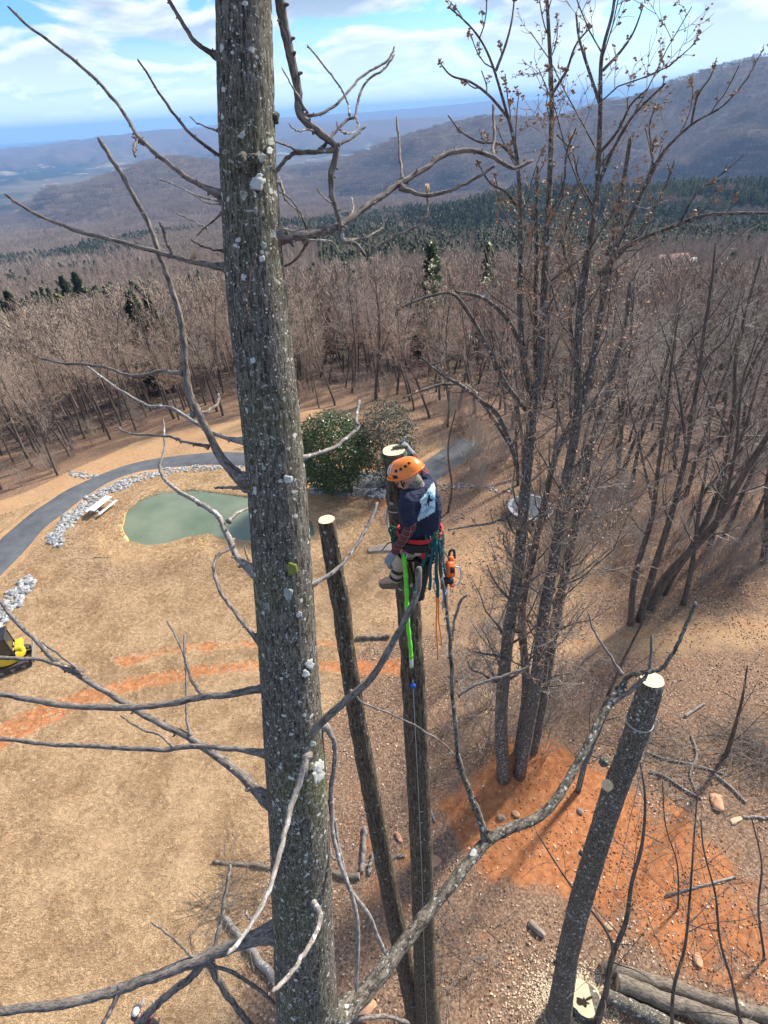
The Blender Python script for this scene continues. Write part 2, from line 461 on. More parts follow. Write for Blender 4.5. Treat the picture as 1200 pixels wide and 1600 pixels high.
# ------------------------------------------------------------------ ground
def ground_material():
    m_, nt, b = new_mat('ground')
    geo = nt.add('ShaderNodeNewGeometry').outputs['Position']
    A = nt.add('ShaderNodeAttribute', attribute_name='cover').outputs['Color']
    B = nt.add('ShaderNodeAttribute', attribute_name='cover_far').outputs['Color']
    sa = nt.add('ShaderNodeSeparateColor', {0: A}).outputs; sb = nt.add('ShaderNodeSeparateColor', {0: B}).outputs
    brk = nt.noise(geo, 0.9, 6, 0.65)
    def edge(v, soft=0.16, amp=0.6):
        x = nt.math('ADD', v, nt.math('MULTIPLY', nt.math('SUBTRACT', brk, 0.5), amp))
        return nt.mapr(x, 0.5 - soft, 0.5 + soft)
    # dormant lawn: straw stalks of many tones
    st = nt.vmath('MULTIPLY', geo, (1.0, 1.6, 1.0))
    f1 = nt.noise(st, 8, 6, 0.75, 1.2); f2 = nt.noise(geo, 21, 4, 0.7, 0.8); f3 = nt.noise(geo, 1.6, 5, 0.62)
    f4 = nt.noise(nt.vmath('ADD', geo, (31, 5, 2)), 0.28, 3, 0.5)
    straw = nt.ramp(f1, [(0.36, (0.15, 0.075, 0.035)), (0.5, (0.42, 0.25, 0.13)), (0.63, (0.72, 0.49, 0.30))])
    straw = nt.mix(nt.mapr(f2, 0.38, 0.64), nt.mix(0.5, straw, (0.20, 0.12, 0.065)), straw)
    straw = nt.mix(nt.mapr(f3, 0.3, 0.72, 0.0, 0.40), straw, (0.48, 0.28, 0.16))
    straw = nt.mix(nt.mapr(f4, 0.40, 0.62, 0.0, 0.22), straw, (0.36, 0.29, 0.16))
    gold = nt.mix(nt.mapr(f1, 0.3, 0.7), (0.47, 0.31, 0.14), (0.70, 0.51, 0.27))
    # leaf litter: browns, with pale leaf flecks
    v1 = nt.vor(geo, 17.0, 'Color'); v1v = nt.add('ShaderNodeSeparateColor', {0: v1}).outputs[0]
    l1 = nt.noise(geo, 13, 5, 0.7, 0.6)
    litter = nt.ramp(l1, [(0.35, (0.06, 0.036, 0.024)), (0.5, (0.175, 0.112, 0.076)), (0.65, (0.38, 0.265, 0.185))])
    litter = nt.mix(nt.mapr(v1v, 0.80, 0.9, 0.0, 0.6), litter, (0.42, 0.29, 0.19))
    litter = nt.mix(nt.mapr(f3, 0.35, 0.7, 0.0, 0.5), litter, (0.24, 0.14, 0.085))
    clay = nt.mix(nt.mapr(nt.noise(geo, 4.0, 6, 0.7), 0.33, 0.67), (0.25, 0.083, 0.03), (0.54, 0.22, 0.088))
    clay = nt.mix(nt.mapr(f2, 0.58, 0.7, 0.0, 0.5), clay, (0.45, 0.28, 0.17))
    col = nt.mix(edge(sa[0]), litter, straw)
    col = nt.mix(edge(sa[2]), col, gold)
    brk2 = nt.noise(geo, 0.55, 7, 0.68, 0.5)
    cf = nt.math('ADD', nt.math('ADD', sa[1], nt.math('MULTIPLY', nt.math('SUBTRACT', brk, 0.5), 1.2)), nt.math('MULTIPLY', nt.math('SUBTRACT', brk2, 0.5), 1.9))
    col = nt.mix(nt.math('MULTIPLY', nt.mapr(cf, 0.30, 0.78), 0.9), col, clay)
    # beyond the clearing: leafless wood floor, evergreen stands and fields
    g1 = nt.noise(geo, 0.16, 5, 0.7); g2 = nt.noise(geo, 0.012, 4, 0.6)
    g3 = nt.noise(geo, 0.9, 3, 0.6)
    wood = nt.mix(nt.mapr(g1, 0.35, 0.65), (0.055, 0.036, 0.030), (0.15, 0.105, 0.085))
    wood = nt.mix(nt.mapr(g3, 0.4, 0.7, 0.0, 0.4), wood, (0.24, 0.18, 0.15))
    wood = nt.mix(nt.mapr(g2, 0.45, 0.65, 0.0, 0.4), wood, (0.11, 0.10, 0.065))
    pines = nt.mix(nt.mapr(g1, 0.35, 0.65), (0.012, 0.025, 0.014), (0.04, 0.065, 0.03))
    p1 = nt.noise(nt.vmath('MULTIPLY', geo, (1.0, 0.8, 1.0)), 0.0011, 5, 0.62)
    p2 = nt.noise(nt.vmath('ADD', geo, (900, 40, 0)), 0.0035, 4, 0.6)
    plainc = nt.mix(nt.mapr(p1, 0.44, 0.56), (0.025, 0.035, 0.03), (0.17, 0.14, 0.10))
    plainc = nt.mix(nt.ramp(p2, [(0.59, 0.0), (0.62, 1.0)]), plainc, (0.36, 0.30, 0.20))
    plainc = nt.mix(nt.mapr(g1, 0.35, 0.7, 0.0, 0.35), plainc, (0.03, 0.03, 0.03))
    far = nt.mix(edge(sb[1], 0.2, 0.9), wood, pines)
    far = nt.mix(sb[2], far, plainc)
    col = nt.mix(sb[0], col, far)
    nt.set(b, 'Base Color', col); b.inputs['Roughness'].default_value = 0.95; b.inputs['Specular IOR Level'].default_value = 0.08
    h1 = nt.math('ADD', nt.math('MULTIPLY', f1, 0.6), nt.math('MULTIPLY', l1, 0.6))
    bp = nt.add('ShaderNodeBump', {'Height': h1, 'Strength': 0.55, 'Distance': 0.05})
    bp2 = nt.add('ShaderNodeBump', {'Height': g1, 'Strength': nt.math('MULTIPLY', sb[0], 0.9), 'Distance': 6.0, 'Normal': bp})
    nt.set(b, 'Normal', bp2)
    return m_

# cover outlines on the ground, in metres, read off the lie of the place
LAWN = gpoly([(-400, 1900), (-400, 700), (-60, 760), (60, 745), (150, 718), (215, 690), (300, 668), (380, 655), (500, 640), (560, 690), (700, 700), (560, 770), (560, 800), (600, 830), (640, 900), (600, 960), (560, 1000), (520, 1090), (480, 1160), (430, 1280), (380, 1420), (350, 1600), (330, 1800)])
GOLD = gpoly([(150, 850), (200, 790), (255, 745), (340, 732), (420, 740), (500, 760), (560, 800), (560, 850), (500, 880), (420, 880), (330, 870), (260, 885), (160, 880)])
CLEAR = gpoly([(-900, 2300), (-500, 760), (-60, 812), (0, 788), (60, 768), (150, 722), (215, 692), (300, 665), (400, 642), (470, 640), (560, 640), (660, 655), (715, 690), (740, 740), (800, 768), (900, 772), (960, 820), (1010, 880), (1120, 885), (1260, 880), (1500, 900), (1700, 2300)])
CLAYS = [
    (gpoly([(-60, 1165), (0, 1133), (60, 1104), (150, 1075), (230, 1055), (330, 1040), (420, 1032), (520, 1034), (620, 1040), (620, 1050), (520, 1046), (420, 1044), (320, 1054), (220, 1074), (120, 1108), (20, 1158), (-60, 1205)]), 1.5, 0.8),
    (gpoly([(180, 1030), (260, 1012), (340, 1003), (420, 1000), (520, 1000), (560, 1010), (420, 1010), (340, 1014), (260, 1024), (190, 1042)]), 0.85, 0.6),
    (gpoly([(880, 1000), (1000, 985), (1200, 975), (1200, 984), (1000, 996), (890, 1010)]), 0.42, 0.4),
    (gpoly([(900, 1050), (1040, 1030), (1200, 1022), (1200, 1030), (1040, 1040), (900, 1058)]), 0.42, 0.4),
    (gpoly([(700, 1250), (740, 1215), (800, 1170), (860, 1165), (930, 1190), (990, 1250), (1050, 1330), (1020, 1420), (860, 1400), (770, 1370), (710, 1320)]), 1.2, 1.1),
    (gpoly([(940, 1300), (1050, 1270), (1160, 1360), (1220, 1520), (1150, 1540), (1040, 1500), (960, 1440), (900, 1420)]), 1.0, 1.4),
    (gpoly([(560, 1250), (700, 1240), (760, 1400), (700, 1500), (560, 1480), (520, 1350)]), 0.32, 1.2),
    (gpoly([(60, 900), (90, 895), (75, 925), (52, 935)]), 0.8, 0.4),
    (gpoly([(480, 768), (610, 768), (640, 800), (560, 812), (480, 800)]), 0.42, 0.7),
]
PATCHES = [(gpoly([(690, 985), (900, 975), (1200, 950), (1350, 950), (1350, 1012), (1000, 1030), (900, 1048), (700, 1050)]), 0.72), (gpoly([(560, 830), (800, 800), (960, 850), (980, 930), (900, 985), (560, 1010)]), 0.62)]
WOOD_D = lambda x, y: sdist(x, y, CLEAR)           # > 0 outside the clearing

def build_terrain():
    th_f = np.radians(np.arange(-52, 52.01, 0.22))
    th_b = np.radians(np.arange(56, 305, 4.0))
    th = np.concatenate([th_f, th_b])
    r = [0.35]
    while r[-1] < 26000:
        q = r[-1]
        r.append(q + max(0.07, q * (0.0085 if q < 65 else 0.018 if q < 900 else 0.013 if q < 3200 else 0.03)))
    r = np.array(r)
    R_, T_ = np.meshgrid(r, th, indexing='ij')
    X = R_ * np.sin(T_); Y = R_ * np.cos(T_)
    Z = H(X, Y)
    nr, nt_ = X.shape
    v = np.stack([X, Y, Z], -1).reshape(-1, 3)
    v = np.vstack([v, [[0, 0, float(H(0, 0))]]])
    i = np.arange(nr - 1)[:, None] * nt_; j = np.arange(nt_)[None, :]; k = (j + 1) % nt_
    f = np.stack([i + j, i + nt_ + j, i + nt_ + k, i + k], -1).reshape(-1, 4)
    tri = np.stack([np.full(nt_, nr * nt_), np.arange(nt_), (np.arange(nt_) + 1) % nt_], -1)
    me = bpy.data.meshes.new('ground')
    me.vertices.add(len(v)); me.vertices.foreach_set('co', v.ravel())
    loops = np.concatenate([f.ravel(), tri.ravel()]).astype(np.int32)
    me.loops.add(len(loops)); me.loops.foreach_set('vertex_index', loops)
    tot = np.concatenate([np.full(len(f), 4), np.full(len(tri), 3)]).astype(np.int32)
    me.polygons.add(len(tot)); me.polygons.foreach_set('loop_start', np.concatenate([[0], np.cumsum(tot)[:-1]]).astype(np.int32))
    me.polygons.foreach_set('loop_total', tot); me.polygons.foreach_set('use_smooth', np.full(len(tot), True))
    me.update(calc_edges=True)
    x, y = v[:, 0], v[:, 1]; rr = np.hypot(x, y)
    near = rr < 140
    lawn = np.zeros(len(v)); gold = np.zeros(len(v)); clay = np.zeros(len(v)); wd = np.ones(len(v))
    xn, yn = x[near], y[near]
    lawn[near] = smooth(1.3, -1.3, sdist(xn, yn, LAWN)); gold[near] = smooth(1.4, -1.4, sdist(xn, yn, GOLD))
    c = np.zeros(len(xn))
    for poly, amt, soft in CLAYS:
        c = np.maximum(c, amt * smooth(soft, -soft, sdist(xn, yn, poly)))
    clay[near] = c
    w0 = sdist(xn, yn, CLEAR)
    for poly, amt in PATCHES:
        lawn[near] = np.maximum(lawn[near], amt * smooth(2.0, -2.0, sdist(xn, yn, poly)))
    wd[near] = smooth(4, 16, w0)
    lawn[near] *= smooth(2, 0, w0); gold[near] *= smooth(1, 0, w0)
    pine = np.zeros(len(v))
    hill = RIDGES[3][0]
    ang = np.arctan2(x, y)
    dh, _ = seg_dist(x, y, hill[0], False, hill[1])
    pine = np.maximum(pine, 0.95 * smooth(330, 130, dh) * smooth(-0.1, 0.05, ang) * smooth(-150, 50, 900 - rr))
    pine = np.maximum(pine, 0.62 * smooth(0.12, 0.3, fbm(x / 190, y / 190, 5.5, 3)) * smooth(160, 300, rr) * smooth(1500, 900, rr))
    plainm = smooth(2300, 3200, rr) * smooth(-190, -205, v[:, 2])
    ca = np.stack([lawn, clay, gold, np.ones(len(v))], -1).astype(np.float32)
    cb = np.stack([wd, pine, plainm, np.ones(len(v))], -1).astype(np.float32)
    for n_, q in (('cover', ca), ('cover_far', cb)):
        at = me.attributes.new(n_, 'FLOAT_COLOR', 'POINT'); at.data.foreach_set('color', q.ravel())
    me.materials.append(ground_material())
    o = bpy.data.objects.new('ground', me); COL.objects.link(o)
    tag(o, kind='structure')
build_terrain()

# haze: one closed box of thin even air round everything
def build_haze():
    m_ = bpy.data.materials.new('haze'); m_.use_nodes = True
    nt = NT(m_.node_tree); nt.n.clear()
    out = nt.add('ShaderNodeOutputMaterial')
    vol = nt.add('ShaderNodeVolumePrincipled', {'Color': (0.30, 0.56, 1.0, 1), 'Density': 1.05e-4, 'Anisotropy': 0.0})
    nt.l.new(vol.outputs[0], out.inputs['Volume'])
    mb = MB().box((0, 0, 0), (54000, 54000, 440))
    o = mb.build('haze', m_, smooth_=False)
    o.location = (0, 0, -29)
    tag(o, kind='stuff')
build_haze()
# ------------------------------------------------------------------ more materials
BARK_WOOD = bark('grey_brown_bark', (0.06, 0.048, 0.038), (0.21, 0.17, 0.14), (0.40, 0.40, 0.36), 0.34, 16, 0.15, 5, 0.6)
def twig_mat(name, c1, c2):
    m_, nt, b = new_mat(name)
    inf = nt.add('ShaderNodeObjectInfo').outputs['Random']
    geo = nt.add('ShaderNodeAttribute', attribute_name='tc').outputs['Vector']
    n = nt.noise(geo, 3.0, 3, 0.6)
    c = nt.mix(nt.math('ADD', nt.math('MULTIPLY', inf, 0.6), nt.math('MULTIPLY', n, 0.5)), c1, c2)
    nt.set(b, 'Base Color', c); b.inputs['Roughness'].default_value = 0.75
    return m_
TWIG_PINK = twig_mat('pinkish_twigs', (0.28, 0.20, 0.15), (0.55, 0.42, 0.33))
TWIG_GREY = twig_mat('grey_twigs', (0.22, 0.18, 0.15), (0.48, 0.41, 0.34))
TWIG_DULL = twig_mat('dull_grey_twigs', (0.10, 0.08, 0.068), (0.25, 0.205, 0.17))
TWIG_RED = twig_mat('reddish_twigs', (0.32, 0.17, 0.15), (0.50, 0.32, 0.27))
def leafy_mat(name, c1, c2, scale=1.2, rough=0.55, trans=0.0):
    m_, nt, b = new_mat(name)
    geo = nt.add('ShaderNodeNewGeometry')
    inf = nt.add('ShaderNodeObjectInfo').outputs['Random']
    n = nt.noise(geo.outputs['Position'], scale, 4, 0.6)
    isl = geo.outputs['Random Per Island']
    c = nt.mix(nt.math('ADD', nt.math('MULTIPLY', isl, 0.6), nt.math('MULTIPLY', n, 0.4)), c1, c2)
    c = nt.mix(nt.math('MULTIPLY', inf, 0.3), c, tuple(x * 1.4 for x in c1))
    nt.set(b, 'Base Color', c); b.inputs['Roughness'].default_value = rough
    b.inputs['Specular IOR Level'].default_value = 0.3
    return m_
PINE = leafy_mat('pine_needles', (0.045, 0.056, 0.020), (0.145, 0.15, 0.05))
PINE_PALE = leafy_mat('pale_pine_needles', (0.09, 0.11, 0.045), (0.20, 0.21, 0.09))
HOLLY = leafy_mat('glossy_evergreen_leaves', (0.018, 0.040, 0.015), (0.10, 0.145, 0.038), 1.0, 0.35)
CEDAR = leafy_mat('olive_evergreen_needles', (0.05, 0.06, 0.035), (0.13, 0.12, 0.075))
DRYLEAF = leafy_mat('dry_leaves', (0.22, 0.11, 0.06), (0.52, 0.33, 0.20), 8.0, 0.7)

def perp(d):
    r = np.array([0, 0, 1.0]) if abs(d[2]) < 0.9 else np.array([1.0, 0, 0])
    u = np.cross(d, r); u /= np.linalg.norm(u)
    return u, np.cross(d, u)
def wander(rng, p, d, L, n, wig, up=0.0):
    pts = [p]; d = d / np.linalg.norm(d)
    st = L / n
    for i in range(n):
        d = d + rng.normal(0, wig, 3) + np.array([0, 0, up])
        d /= np.linalg.norm(d)
        pts.append(pts[-1] + d * st)
    return np.array(pts), d
def branch_out(rng, limb, twig, path, r0, spec, level, t0=0.15):
    """side branches along a path; spec[level] = (count per metre, length ratio, angle, twig radius, up, wiggle)"""
    if level >= len(spec): return
    cnt, ratio, ang, rmin, up, wig = spec[level]
    seg = np.linalg.norm(np.diff(path, axis=0), axis=1); L = seg.sum(); cum = np.concatenate([[0], np.cumsum(seg)])
    n = max(1, int(round(cnt * L * (1 - t0))))
    ph = rng.uniform(0, 6.28)
    for i in range(n):
        t = t0 + (1 - t0) * (i + rng.uniform(0.1, 0.9)) / n
        s = t * L; k = min(len(seg) - 1, np.searchsorted(cum, s) - 1 if s > 0 else 0); k = max(k, 0)
        f = (s - cum[k]) / (seg[k] + 1e-9); p = path[k] * (1 - f) + path[k + 1] * f
        d = (path[k + 1] - path[k]) / (seg[k] + 1e-9)
        u, v = perp(d); ph += 2.4 + rng.normal(0, 0.4)
        a = math.radians(ang * rng.uniform(0.75, 1.25))
        nd = d * math.cos(a) + (u * math.cos(ph) + v * math.sin(ph)) * math.sin(a)
        l = L * ratio * (1.15 - 0.75 * t) * rng.uniform(0.65, 1.25)
        r = max(rmin, r0 * (1 - 0.75 * t) * 0.55)
        last = level == len(spec) - 1
        if last:
            q, _ = wander(rng, p, nd, l, 2, wig, up)
            twig.twig(q[0], q[1], r, r * 0.8); twig.twig(q[1], q[2], r * 0.8, r * 0.45)
        else:
            q, _ = wander(rng, p, nd, l, 4, wig, up)
            tgt = limb if (level == 0 and limb is not None) else twig
            if level == 0: tgt.tube(q, [r, rmin * 0.8], 4, False)
            else:
                for j in range(4): tgt.twig(q[j], q[j + 1], r * (1 - j * 0.2), r * (0.8 - j * 0.2) + rmin * 0.2)
            branch_out(rng, limb, twig, q, r, spec, level + 1, 0.12)

def bare_tree_meshes(seed, h, lean=0.05, fork=False, dens=1.0, thick=1.0):
    rng = np.random.default_rng(seed)
    tr, cr = MB(), MB()
    d0 = np.array([rng.normal(0, lean), rng.normal(0, lean), 1.0])
    path, _ = wander(rng, np.array([0, 0, -0.4]), d0, h + 0.4, 9, 0.065, 0.03)
    r = h * (0.0065 + 0.0045 * rng.random()) * thick
    tr.tube(path, [r * 1.35, r, r * 0.8, r * 0.55, r * 0.12], 6, False)
    spec = [(1.8 * dens, 0.32, 46, 0.014, 0.09, 0.14), (3.8 * dens, 0.44, 42, 0.010, 0.07, 0.16), (8.0 * dens, 0.55, 42, 0.0085, 0.03, 0.16)]
    branch_out(rng, tr, cr, path, r * 0.8, spec, 0, 0.36)
    if fork:
        k = 3; q, _ = wander(rng, path[k], np.array([rng.normal(0, .4), rng.normal(0, .4), 1.0]), h * 0.55, 6, 0.05, 0.03)
        tr.tube(q, [r * 0.7, r * 0.1], 6, False); branch_out(rng, tr, cr, q, r * 0.6, spec, 0, 0.15)
    return tr, cr

def copy_tree(o, loc=None, rz=0.0, sc=1.0, label=None, cat=None, group=None):
    c = o.copy(); COL.objects.link(c)
    for ch in o.children:
        d = ch.copy(); COL.objects.link(d); d.parent = c
        for g in ch.children:
            e = g.copy(); COL.objects.link(e); e.parent = d
    if loc is not None: c.location = loc
    c.rotation_euler = (0, 0, rz); c.scale = (sc, sc, sc)
    return tag(c, label, cat, group)

def conifer_meshes(seed, h, w, n=420, base=0.12, fs=1.0):
    rng = np.random.default_rng(seed); tr, cr = MB(), MB()
    tr.tube([(0, 0, -0.4), (0, 0, h * 0.5), (0, 0, h * 0.97)], [h * 0.014, h * 0.004], 6, False)
    for i in range(n):
        t = rng.uniform(0, 1) ** 1.25
        z = h * (base + (1 - base) * t); rad = w * (1 - t) ** 0.8 * rng.uniform(0.45, 1.08) * (0.75 + 0.35 * math.sin(t * 40 + seed))
        a = rng.uniform(0, 6.283); p = np.array([math.cos(a) * rad, math.sin(a) * rad, z - rad * 0.12])
        out = np.array([math.cos(a), math.sin(a), rng.uniform(-0.15, 0.35)]); side = np.array([-math.sin(a), math.cos(a), rng.normal(0, .3)])
        s = h * 0.045 * fs * rng.uniform(0.6, 1.5)
        cr.add([p - side * s * 0.5, p + side * s * 0.5, p + out * s * 1.3 + side * s * .2, p + out * s * 0.6 + np.array([0, 0, s * .7])], [[0, 1, 2], [0, 3, 2], [1, 3, 0]])
    return tr, cr

def leaf_ball(cr, rng, c, rx, ry, rz, n, s, up=0.5, hollow=0.35):
    """a crown filled with leaf clumps, denser outward, with gaps"""
    for i in range(n):
        v = rng.normal(0, 1, 3); v /= np.linalg.norm(v)
        q = c + v * np.array([rx, ry, rz]) * rng.uniform(hollow, 1.0) ** 0.5
        if vnoise(q[0] * 1.6, q[1] * 1.6, q[2] * 1.9) < -0.5: continue
        if q[2] < c[2] - rz * 0.93: continue
        for _ in range(2):
            n_ = v * 0.6 + rng.normal(0, 0.6, 3) + np.array([0, 0, up]); n_ /= np.linalg.norm(n_)
            u, w_ = perp(n_); a = rng.uniform(0, 6.28); e1 = u * math.cos(a) + w_ * math.sin(a); e2 = np.cross(n_, e1)
            l = s * rng.uniform(0.6, 1.4); o = q + rng.normal(0, s * 0.5, 3)
            cr.add([o, o + e1 * l * .5 + e2 * l * .28, o + e1 * l, o + e1 * l * .5 - e2 * l * .28], [[0, 1, 2, 3]])

# ------------------------------------------------------------------ the wood round the clearing
GWOOD = 'leafless trees of the wood round the clearing'
PROTO = []
for k in range(9):
    h = [12.2, 13.0, 11.4, 12.6, 13.4, 11.0, 12.0, 12.8, 10.2][k]
    tr, cr = bare_tree_meshes(100 + k, h, 0.05, k % 3 == 1)
    PROTO.append((tr.build('trunk', BARK_WOOD, loc=(0, 0, 0)), cr.build('crown', [TWIG_PINK, TWIG_GREY, TWIG_RED][(0, 0, 1, 1, 0, 1, 1, 1, 2)[k]], loc=(0, 0, 0)), h, len(tr.f) + len(cr.f)))
rngf = np.random.default_rng(31)
cand = []
for gx in np.arange(-75, 80, 3.1):
    for gy in np.arange(8, 118, 3.1):
        x = gx + rngf.uniform(-1.35, 1.35); y = gy + rngf.uniform(-1.35, 1.35)
        cand.append((x, y))
cand = np.array(cand)
wd = sdist(cand[:, 0], cand[:, 1], CLEAR); dr_ = seg_dist(cand[:, 0], cand[:, 1], ROAD)
az = np.degrees(np.arctan2(cand[:, 0], cand[:, 1]))
ok = (wd > 0.8) & (dr_ > 3.4) & (np.abs(az) < 44)
cand = cand[ok]; az = az[ok]; wd = wd[ok]
order = np.argsort(np.hypot(cand[:, 0], cand[:, 1]))
cand = cand[order]; az = az[order]; wd = wd[order]
NIND = 285
made = 0
for i in range(min(NIND, len(cand))):
    x, y = cand[i]; z = float(H(x, y)); r = math.hypot(x, y)
    if az[i] < -9: pool = [0, 1, 4, 0, 1, 2, 7]; lab = 'slim leafless tree with pinkish brown twigs in the wood left of the tall lichened trunk'
    elif az[i] < 12: pool = [1, 2, 8, 3, 0, 8, 4]; lab = 'leafless tree in the wood behind the driveway, beyond the rope climber'
    else: pool = [2, 3, 5, 6, 7, 8]; lab = 'leafless grey tree crowded into the wood at the right side'
    k = pool[rngf.integers(len(pool))]
    hmax = 22 - z - r * 0.222
    sc = min(1.18, (hmax + rngf.uniform(-4.2, 1.0)) / PROTO[k][2]); sc = max(sc, 0.5)
    t, c = PROTO[k][0], PROTO[k][1]
    root = empty('bare_tree', (x, y, z), lab, 'tree', GWOOD)
    root.rotation_euler = (rngf.normal(0, 0.06), rngf.normal(0, 0.06), rngf.uniform(0, 6.28)); root.scale = (sc * rngf.uniform(0.85, 1.15), sc * rngf.uniform(0.85, 1.15), sc)
    for q in (t, c):
        d = q.copy(); COL.objects.link(d); d.parent = root
    made += 1
for t, c, _h, _n in PROTO:
    bpy.data.objects.remove(t); bpy.data.objects.remove(c)

# prototypes that only feed the far wood
STOCK = bpy.data.collections.new('stock')
def to_stock(o, rename):
    for cc in list(o.users_collection): cc.objects.unlink(o)
    o.name = rename; STOCK.objects.link(o); return o
def low_tree(seed, h, mat):
    rng = np.random.default_rng(seed); a = MB()
    top = np.array([rng.normal(0, .3), rng.normal(0, .3), h])
    a.twig((0, 0, -.3), top * 0.55, 0.14, 0.09); a.twig(top * 0.55, top, 0.09, 0.02)
    for i in range(26):
        t = rng.uniform(0.35, 0.95); p = top * t; an = rng.uniform(0, 6.28); l = h * 0.27 * (1.25 - t) * rng.uniform(.6, 1.2)
        q = p + np.array([math.cos(an) * l * .6, math.sin(an) * l * .6, l * .8]); a.twig(p, q, 0.06, 0.03)
        for j in range(2): a.twig(p + (q - p) * rng.uniform(.3, .9), q + rng.normal(0, .45, 3) + np.array([0, 0, .3]), 0.045, 0.02)
    return a
def grove(seed, kinds, mats, n, size, hr):
    rng = np.random.default_rng(seed); a = MB()
    for i in range(n):
        x, y = rng.uniform(-size / 2, size / 2, 2); h = rng.uniform(*hr)
        if kinds == 'bare':
            a.twig((x, y, -1), (x + rng.normal(0, .3), y, h * .9), 0.22, 0.08)
            for j in range(9):
                p = np.array([x, y, h * rng.uniform(.4, .8)]); q = p + np.array([rng.normal(0, 1.4), rng.normal(0, 1.4), rng.uniform(1.2, h * .3)]); a.twig(p, q, 0.17, 0.07)
                a.twig((p + q) / 2, q + rng.normal(0, .9, 3), 0.13, 0.06)
        else:
            for j in range(80):
                t = rng.uniform(0, 1) ** 1.2; an = rng.uniform(0, 6.28); rad = h * .24 * (1 - t) ** .8 * rng.uniform(.5, 1.1)
                p = np.array([x + math.cos(an) * rad, y + math.sin(an) * rad, h * (.1 + .9 * t)]); s = h * .085
                o_ = np.array([math.cos(an), math.sin(an), .3]); sd_ = np.array([-math.sin(an), math.cos(an), rng.normal(0, .3)])
                a.add([p - sd_ * s * .5, p + sd_ * s * .5, p + o_ * s, p + np.array([0, 0, s * .8])], [[0, 1, 2], [0, 3, 2], [1, 3, 0]])
    return a
stock = []      # order of picking
WT = twig_mat('far_wood_twigs', (0.18, 0.135, 0.107), (0.37, 0.29, 0.235))
for k in range(4):
    stock.append(to_stock(low_tree(60 + k, 12 + k * .6, WT).build('tree', WT, loc=(0, 0, 0)), f'a{k}_tree'))
for k in range(3):
    tr, cr = conifer_meshes(80 + k, 12 + k, 2.8, 800, .12, .6); stock.append(to_stock(cr.build('pine', [PINE, PINE, PINE_PALE][k], loc=(0, 0, 0)), f'b{k}_pine'))
for k in range(3):
    stock.append(to_stock(grove(20 + k, 'bare', None, 34, 42, (9, 14)).build('grove', WT, loc=(0, 0, 0)), f'c{k}_grove'))
for k in range(2):
    stock.append(to_stock(grove(30 + k, 'pine', None, 26, 42, (9, 15)).build('grove', [PINE, PINE_PALE][k], loc=(0, 0, 0)), f'd{k}_grove'))

def scatter(name, pts, idx, scl, coll, zrot=True, mat=None, loc=(0, 0, 0)):
    """one object: instances of the stock on points, each with its own turn, size and kind"""
    me = bpy.data.meshes.new(name); me.vertices.add(len(pts)); me.vertices.foreach_set('co', np.asarray(pts, float).ravel())
    n = len(pts)
    a = me.attributes.new('pick', 'INT', 'POINT'); a.data.foreach_set('value', np.asarray(idx, np.int32))
    a = me.attributes.new('size', 'FLOAT', 'POINT'); a.data.foreach_set('value', np.asarray(scl, np.float32))
    rot = np.zeros((n, 3), np.float32); rot[:, 2] = RNG.uniform(0, 6.28, n)
    if not zrot: rot[:, 0] = RNG.normal(0, .5, n); rot[:, 1] = RNG.normal(0, .5, n)
    a = me.attributes.new('turn', 'FLOAT_VECTOR', 'POINT'); a.data.foreach_set('vector', rot.ravel())
    o = bpy.data.objects.new(name, me); COL.objects.link(o)
    g = bpy.data.node_groups.new(name, 'GeometryNodeTree')
    g.interface.new_socket('Geometry', in_out='INPUT', socket_type='NodeSocketGeometry'); g.interface.new_socket('Geometry', in_out='OUTPUT', socket_type='NodeSocketGeometry')
    N = g.nodes; L = g.links
    i_ = N.new('NodeGroupInput'); o_ = N.new('NodeGroupOutput'); ci = N.new('GeometryNodeCollectionInfo'); ip = N.new('GeometryNodeInstanceOnPoints')
    ci.inputs['Collection'].default_value = coll; ci.inputs['Separate Children'].default_value = True; ci.inputs['Reset Children'].default_value = True
    ip.inputs['Pick Instance'].default_value = True
    def attr(nm, ty):
        q = N.new('GeometryNodeInputNamedAttribute'); q.data_type = ty; q.inputs['Name'].default_value = nm
        return [s_ for s_ in q.outputs if s_.name == 'Attribute' and s_.enabled][0]
    L.new(i_.outputs[0], ip.inputs['Points']); L.new(ci.outputs[0], ip.inputs['Instance'])
    L.new(attr('pick', 'INT'), ip.inputs['Instance Index']); L.new(attr('size', 'FLOAT'), ip.inputs['Scale'])
    L.new(attr('turn', 'FLOAT_VECTOR'), ip.inputs['Rotation'])
    L.new(ip.outputs[0], o_.inputs[0])
    md = o.modifiers.new('scatter', 'NODES'); md.node_group = g
    return tag(o, kind='stuff')

pts, idx, scl = [], [], []
for i in range(NIND, len(cand)):
    x, y = cand[i]; pts.append((x, y)); idx.append(int(rngf.integers(0, 4)) if rngf.random() > 0.03 else int(rngf.integers(4, 7)))
    r = math.hypot(x, y); scl.append(None)
r = 84.0
hillx = RIDGES[3][0][0]
pine_pts = []
while r < 3300:
    stp = max(4.6, r * 0.011) if r < 480 else max(24, r * 0.0145)
    nn = int(math.radians(84) * r / stp)
    for i in range(nn):
        a = math.radians(-42 + 84 * (i + rngf.uniform(-.4, .4)) / nn); q = r + rngf.uniform(-.5, .5) * stp
        x, y = q * math.sin(a), q * math.cos(a)
        if r < 118 and abs(x) < 76 and y < 118: continue
        pts.append((x, y)); idx.append(-1); scl.append(None)
    r += stp * 1.0
PT = np.array(pts); ZT = H(PT[:, 0], PT[:, 1]); RT = np.hypot(PT[:, 0], PT[:, 1])
DH = seg_dist(PT[:, 0], PT[:, 1], RIDGES[3][0][0]); AZ = np.arctan2(PT[:, 0], PT[:, 1])
